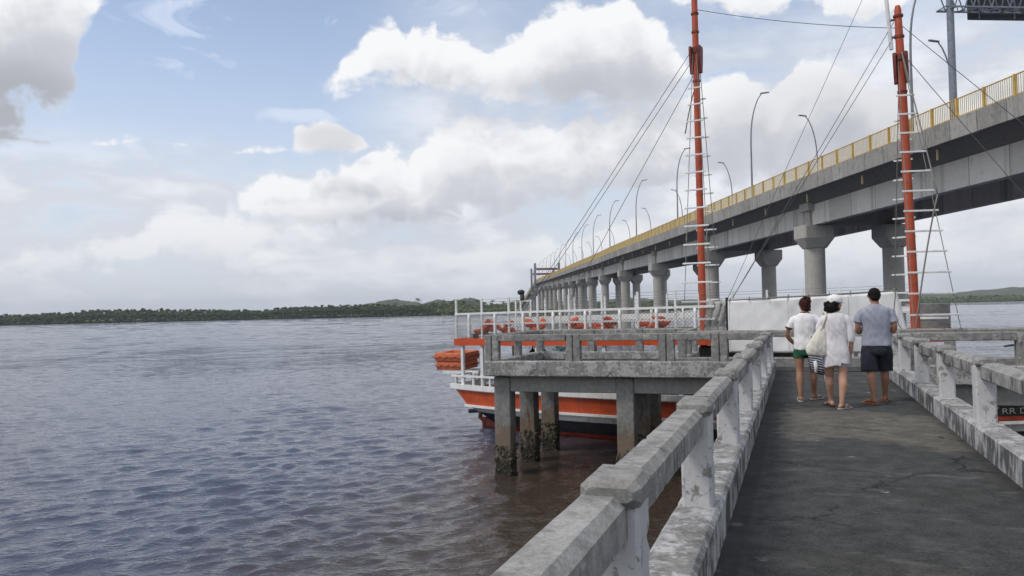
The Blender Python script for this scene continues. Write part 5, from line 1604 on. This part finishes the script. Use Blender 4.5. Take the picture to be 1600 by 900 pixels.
def cloud_group():
    g = bpy.data.node_groups.new('cloud_field', 'ShaderNodeTree')
    g.interface.new_socket('Vector', in_out='INPUT', socket_type='NodeSocketVector')
    g.interface.new_socket('Density', in_out='OUTPUT', socket_type='NodeSocketFloat')
    nt = NT(g); gi = nt.node('NodeGroupInput'); go = nt.node('NodeGroupOutput')
    v0 = gi.outputs[0]
    w1 = nt.noise(v0, 12, 2, .55, col=True, dims='2D')
    v = nt.vm('ADD', v0, nt.vm('MULTIPLY', nt.vm('SUBTRACT', w1, (.5, .5, .5)), (.050, .026, 0)))
    x, y, _ = nt.sep(v)
    xn = nt.m('MULTIPLY', nt.m('SUBTRACT', x, A_LO), 1/(A_HI-A_LO)); k = FPX/PXU
    def curve(pts):
        nd = nt.node('ShaderNodeFloatCurve'); c = nd.mapping.curves[0]
        nd.mapping.use_clip = False; nd.mapping.extend = 'HORIZONTAL'
        while len(c.points) < len(pts): c.points.new(.5, .5)
        for p, (a, e) in zip(c.points, pts): p.location = ((a-A_LO)/(A_HI-A_LO), (e-E_LO)/(E_HI-E_LO)); p.handle_type = 'AUTO_CLAMPED'
        nd.mapping.update(); nt.put(nd.inputs['Value'], xn)
        return nt.m('MULTIPLY_ADD', nd.outputs[0], E_HI-E_LO, E_LO)
    dens = None
    for lay in LAYERS:
        T = curve([sky_uv(px, ty) for px, ty, by in lay]); B = curve([sky_uv(px, by) for px, ty, by in lay])
        thick = sorted(by-ty for px, ty, by in lay)[-max(2, len(lay)//3)]
        kk = k*max(1.0, 105/max(20, min(thick, 105)))
        d = nt.m('MINIMUM', nt.m('MULTIPLY', nt.m('SUBTRACT', T, y), kk), nt.m('MULTIPLY', nt.m('SUBTRACT', y, B), kk*.9))
        if lay is LAYERS[5]: d = nt.m('MULTIPLY', d, .6)
        if thick < 75: d = nt.m('ADD', d, .32)
        dens = d if dens is None else nt.m('MAXIMUM', dens, d)
    dens = nt.m('MINIMUM', dens, 1.3)
    vv = nt.vm('MULTIPLY', v, (1, 1.25, 1))
    vo = nt.voro(vv, 17, 3, 'F1', rough=.6, dims='2D')
    nz = nt.noise(vv, 14, 7, .6, dims='2D')
    N = nt.m('ADD', nt.m('MULTIPLY', nt.m('SUBTRACT', .42, vo), .95), nt.m('MULTIPLY', nt.m('SUBTRACT', nz, .5), 1.5))
    nt.put(go.inputs[0], nt.m('MULTIPLY_ADD', nt.m('MULTIPLY', N, .56), 1.0, nt.m('ADD', dens, .10)))
    return g
CG = cloud_group()
nt = NT(world.node_tree)
for n in list(nt.n): nt.n.remove(n)
out = nt.node('ShaderNodeOutputWorld')
D = nt.node('ShaderNodeTexCoord').outputs['Generated']
Ls = nt.vm('DOT_PRODUCT', D, (CY, SY, 0)); Ds = nt.vm('DOT_PRODUCT', D, (-SY, CY, 0)); Zs = nt.sep(D)[2]
az = nt.m('ARCTAN2', Ls, Ds); el = nt.m('ARCSINE', Zs)
UV = nt.comb(az, el, 0.0)
def field(off):
    nd = nt.node('ShaderNodeGroup'); nd.node_tree = CG
    nt.put(nd.inputs[0], nt.vm('ADD', UV, off) if off else UV)
    return nd.outputs
f0 = field(None); f1 = field((-.010, .022, 0)); f2 = field((-.016, .060, 0))
dens = f0[0]
alpha = nt.ss(dens, -.04, .46)
# how much cloud lies between this place and the sun -> white crowns, grey bases
occ = nt.m('ADD', nt.m('MULTIPLY', nt.m('MAXIMUM', f1[0], 0), .75), nt.m('MULTIPLY', nt.m('MAXIMUM', f2[0], 0), 1.0))
lit = nt.m('EXPONENT', nt.m('MULTIPLY', occ, -.68))
lowband = nt.ss(el, .17, .03)
ccol = nt.mix(nt.ss(lit, .12, .9), (.46, .475, .525), (.78, .785, .80))
ccol = nt.mix(nt.m('MULTIPLY', lowband, .5), ccol, (.58, .605, .655))
# heavier grey bodies
def spot(px, py, rx, ry):
    a, e = sky_uv(px, py); sx, sy = FPX/rx, FPX/ry
    return nt.ss(nt.vm('LENGTH', nt.vm('MULTIPLY_ADD', UV, (sx, sy, 0), (-a*sx, -e*sy, 0))), 1.0, .3)
for px, py, rx, ry, k in ((25, 170, 130, 95, .85), (1290, 170, 260, 90, .28), (900, 140, 200, 50, .3), (650, 352, 240, 34, .45), (515, 218, 80, 36, .42), (1420, 230, 160, 90, .25)):
    ccol = nt.mix(nt.m('MULTIPLY', spot(px, py, rx, ry), k), ccol, (.33, .345, .38))
# thin high streaks
cn = nt.noise(nt.vm('MULTIPLY', UV, (2.2, 7, 1)), 3.2, 5, .6, .6, dims='2D')
cn2 = nt.noise(UV, 4, 2, .5, dims='2D')
veil = nt.m('MULTIPLY', nt.ss(cn, .42, .75), nt.ss(cn2, .3, .65, .25, 1.0))
WUV = nt.vm('ADD', UV, nt.vm('MULTIPLY', nt.vm('SUBTRACT', nt.noise(UV, 14, 3, .6, col=True, dims='2D'), (.5, .5, .5)), (.05, .035, 0)))
def streak(x0, y0, x1, y1, w):
    a0, e0 = sky_uv(x0, y0); a1, e1 = sky_uv(x1, y1)
    cx, cy = (a0+a1)/2, (e0+e1)/2; ln = sqrt((a1-a0)**2+(e1-e0)**2)/2; th = atan2(e1-e0, a1-a0)
    wv = WUV
    t = nt.vm('SUBTRACT', wv, (cx, cy, 0))
    x = nt.m('MULTIPLY', nt.vm('DOT_PRODUCT', t, (cos(th), sin(th), 0)), 1/ln)
    y = nt.m('MULTIPLY', nt.vm('DOT_PRODUCT', t, (-sin(th), cos(th), 0)), FPX/w)
    return nt.ss(nt.m('ADD', nt.m('MULTIPLY', x, x), nt.m('MULTIPLY', y, y)), 1.0, .1)
stk = nt.m('MULTIPLY', nt.m('MAXIMUM', nt.m('MAXIMUM', streak(0, 240, 350, 325, 26), streak(180, 215, 250, 255, 17)), nt.m('MAXIMUM', streak(235, 250, 380, 305, 13), streak(380, 170, 560, 195, 20))), .85)
vcol = (.63, .665, .73)
# generic broken cloud outside the part of the sky in front
gen = nt.noise(nt.vm('MULTIPLY', D, (1, 1, 1.6)), 2.4, 8, .6)
outside = nt.m('MAXIMUM', nt.ss(el, .42, .58), nt.ss(nt.m('ABSOLUTE', az), .72, .95))
ga = nt.m('MULTIPLY', nt.ss(gen, .42, .62), outside)
gcol = nt.mix(nt.ss(gen, .5, .8), (.95, .96, .98), (.60, .615, .66))
sky = nt.node('ShaderNodeTexSky', sky_type='NISHITA')
sky.sun_disc = False; sky.sun_elevation = math.asin(SUN.z); sky.sun_rotation = atan2(SUN.x, SUN.y)
sky.altitude = 0; sky.air_density = 1.0; sky.dust_density = 1.2; sky.ozone_density = 1.6
STR = .128
bg1 = nt.node('ShaderNodeBackground'); bg1.inputs['Strength'].default_value = STR
# thin haze over the blue, thicker towards the horizon
hz = nt.ss(el, .42, .0, .18, .9)
k10 = lambda c: tuple(x/STR for x in c)
scol = nt.mix(nt.m('MAXIMUM', hz, nt.m('MAXIMUM', nt.m('MULTIPLY', veil, .75), stk)), sky.outputs[0], nt.mix(nt.ss(el, .30, .02), k10((.60, .66, .79)), k10((.56, .60, .67))))
nt.put(bg1.inputs['Color'], scol)
bg2 = nt.node('ShaderNodeBackground'); bg2.inputs['Strength'].default_value = STR
call = ccol
# broken low cloud towards the horizon
lowc = nt.noise(nt.vm('MULTIPLY', UV, (1, 2.6, 1)), 5.5, 7, .6, dims='2D')
rightm = nt.m('MULTIPLY', nt.ss(az, sky_uv(480, 300)[0], sky_uv(760, 300)[0]), nt.ss(el, sky_uv(1000, 10)[1], sky_uv(1000, 170)[1], .35, 1.0))
la = nt.m('MULTIPLY', nt.m('MULTIPLY', nt.ss(lowc, .26, .52), nt.m('MAXIMUM', nt.ss(el, .235, .125), rightm)), .90)
call = nt.mix(nt.m('MULTIPLY', nt.m('SUBTRACT', 1.0, alpha), nt.ss(lowc, .25, .5)), call, nt.mix(nt.ss(lowc, .42, .70), (.55, .57, .62), (.75, .76, .785)))
nt.put(bg2.inputs['Color'], nt.vm('MULTIPLY', nt.mix(ga, call, gcol), (1/STR,)*3))
alpha = nt.m('MAXIMUM', alpha, la)
am = nt.m('MAXIMUM', nt.m('MULTIPLY', alpha, nt.ss(el, .0, .07, .55, 1.0)), ga)
mx = nt.node('ShaderNodeMixShader'); nt.put(mx.inputs[0], am); nt.l.new(bg1.outputs[0], mx.inputs[1]); nt.l.new(bg2.outputs[0], mx.inputs[2])
nt.l.new(mx.outputs[0], out.inputs['Surface'])

# =================================================================== RENDER SETTINGS
scn.view_settings.view_transform = 'Standard'; scn.view_settings.look = 'None'
scn.view_settings.exposure = .30; scn.view_settings.gamma = 1.0; scn.view_settings.use_curve_mapping = False
scn.cycles.use_denoising = True
scn.cycles.max_bounces = 6
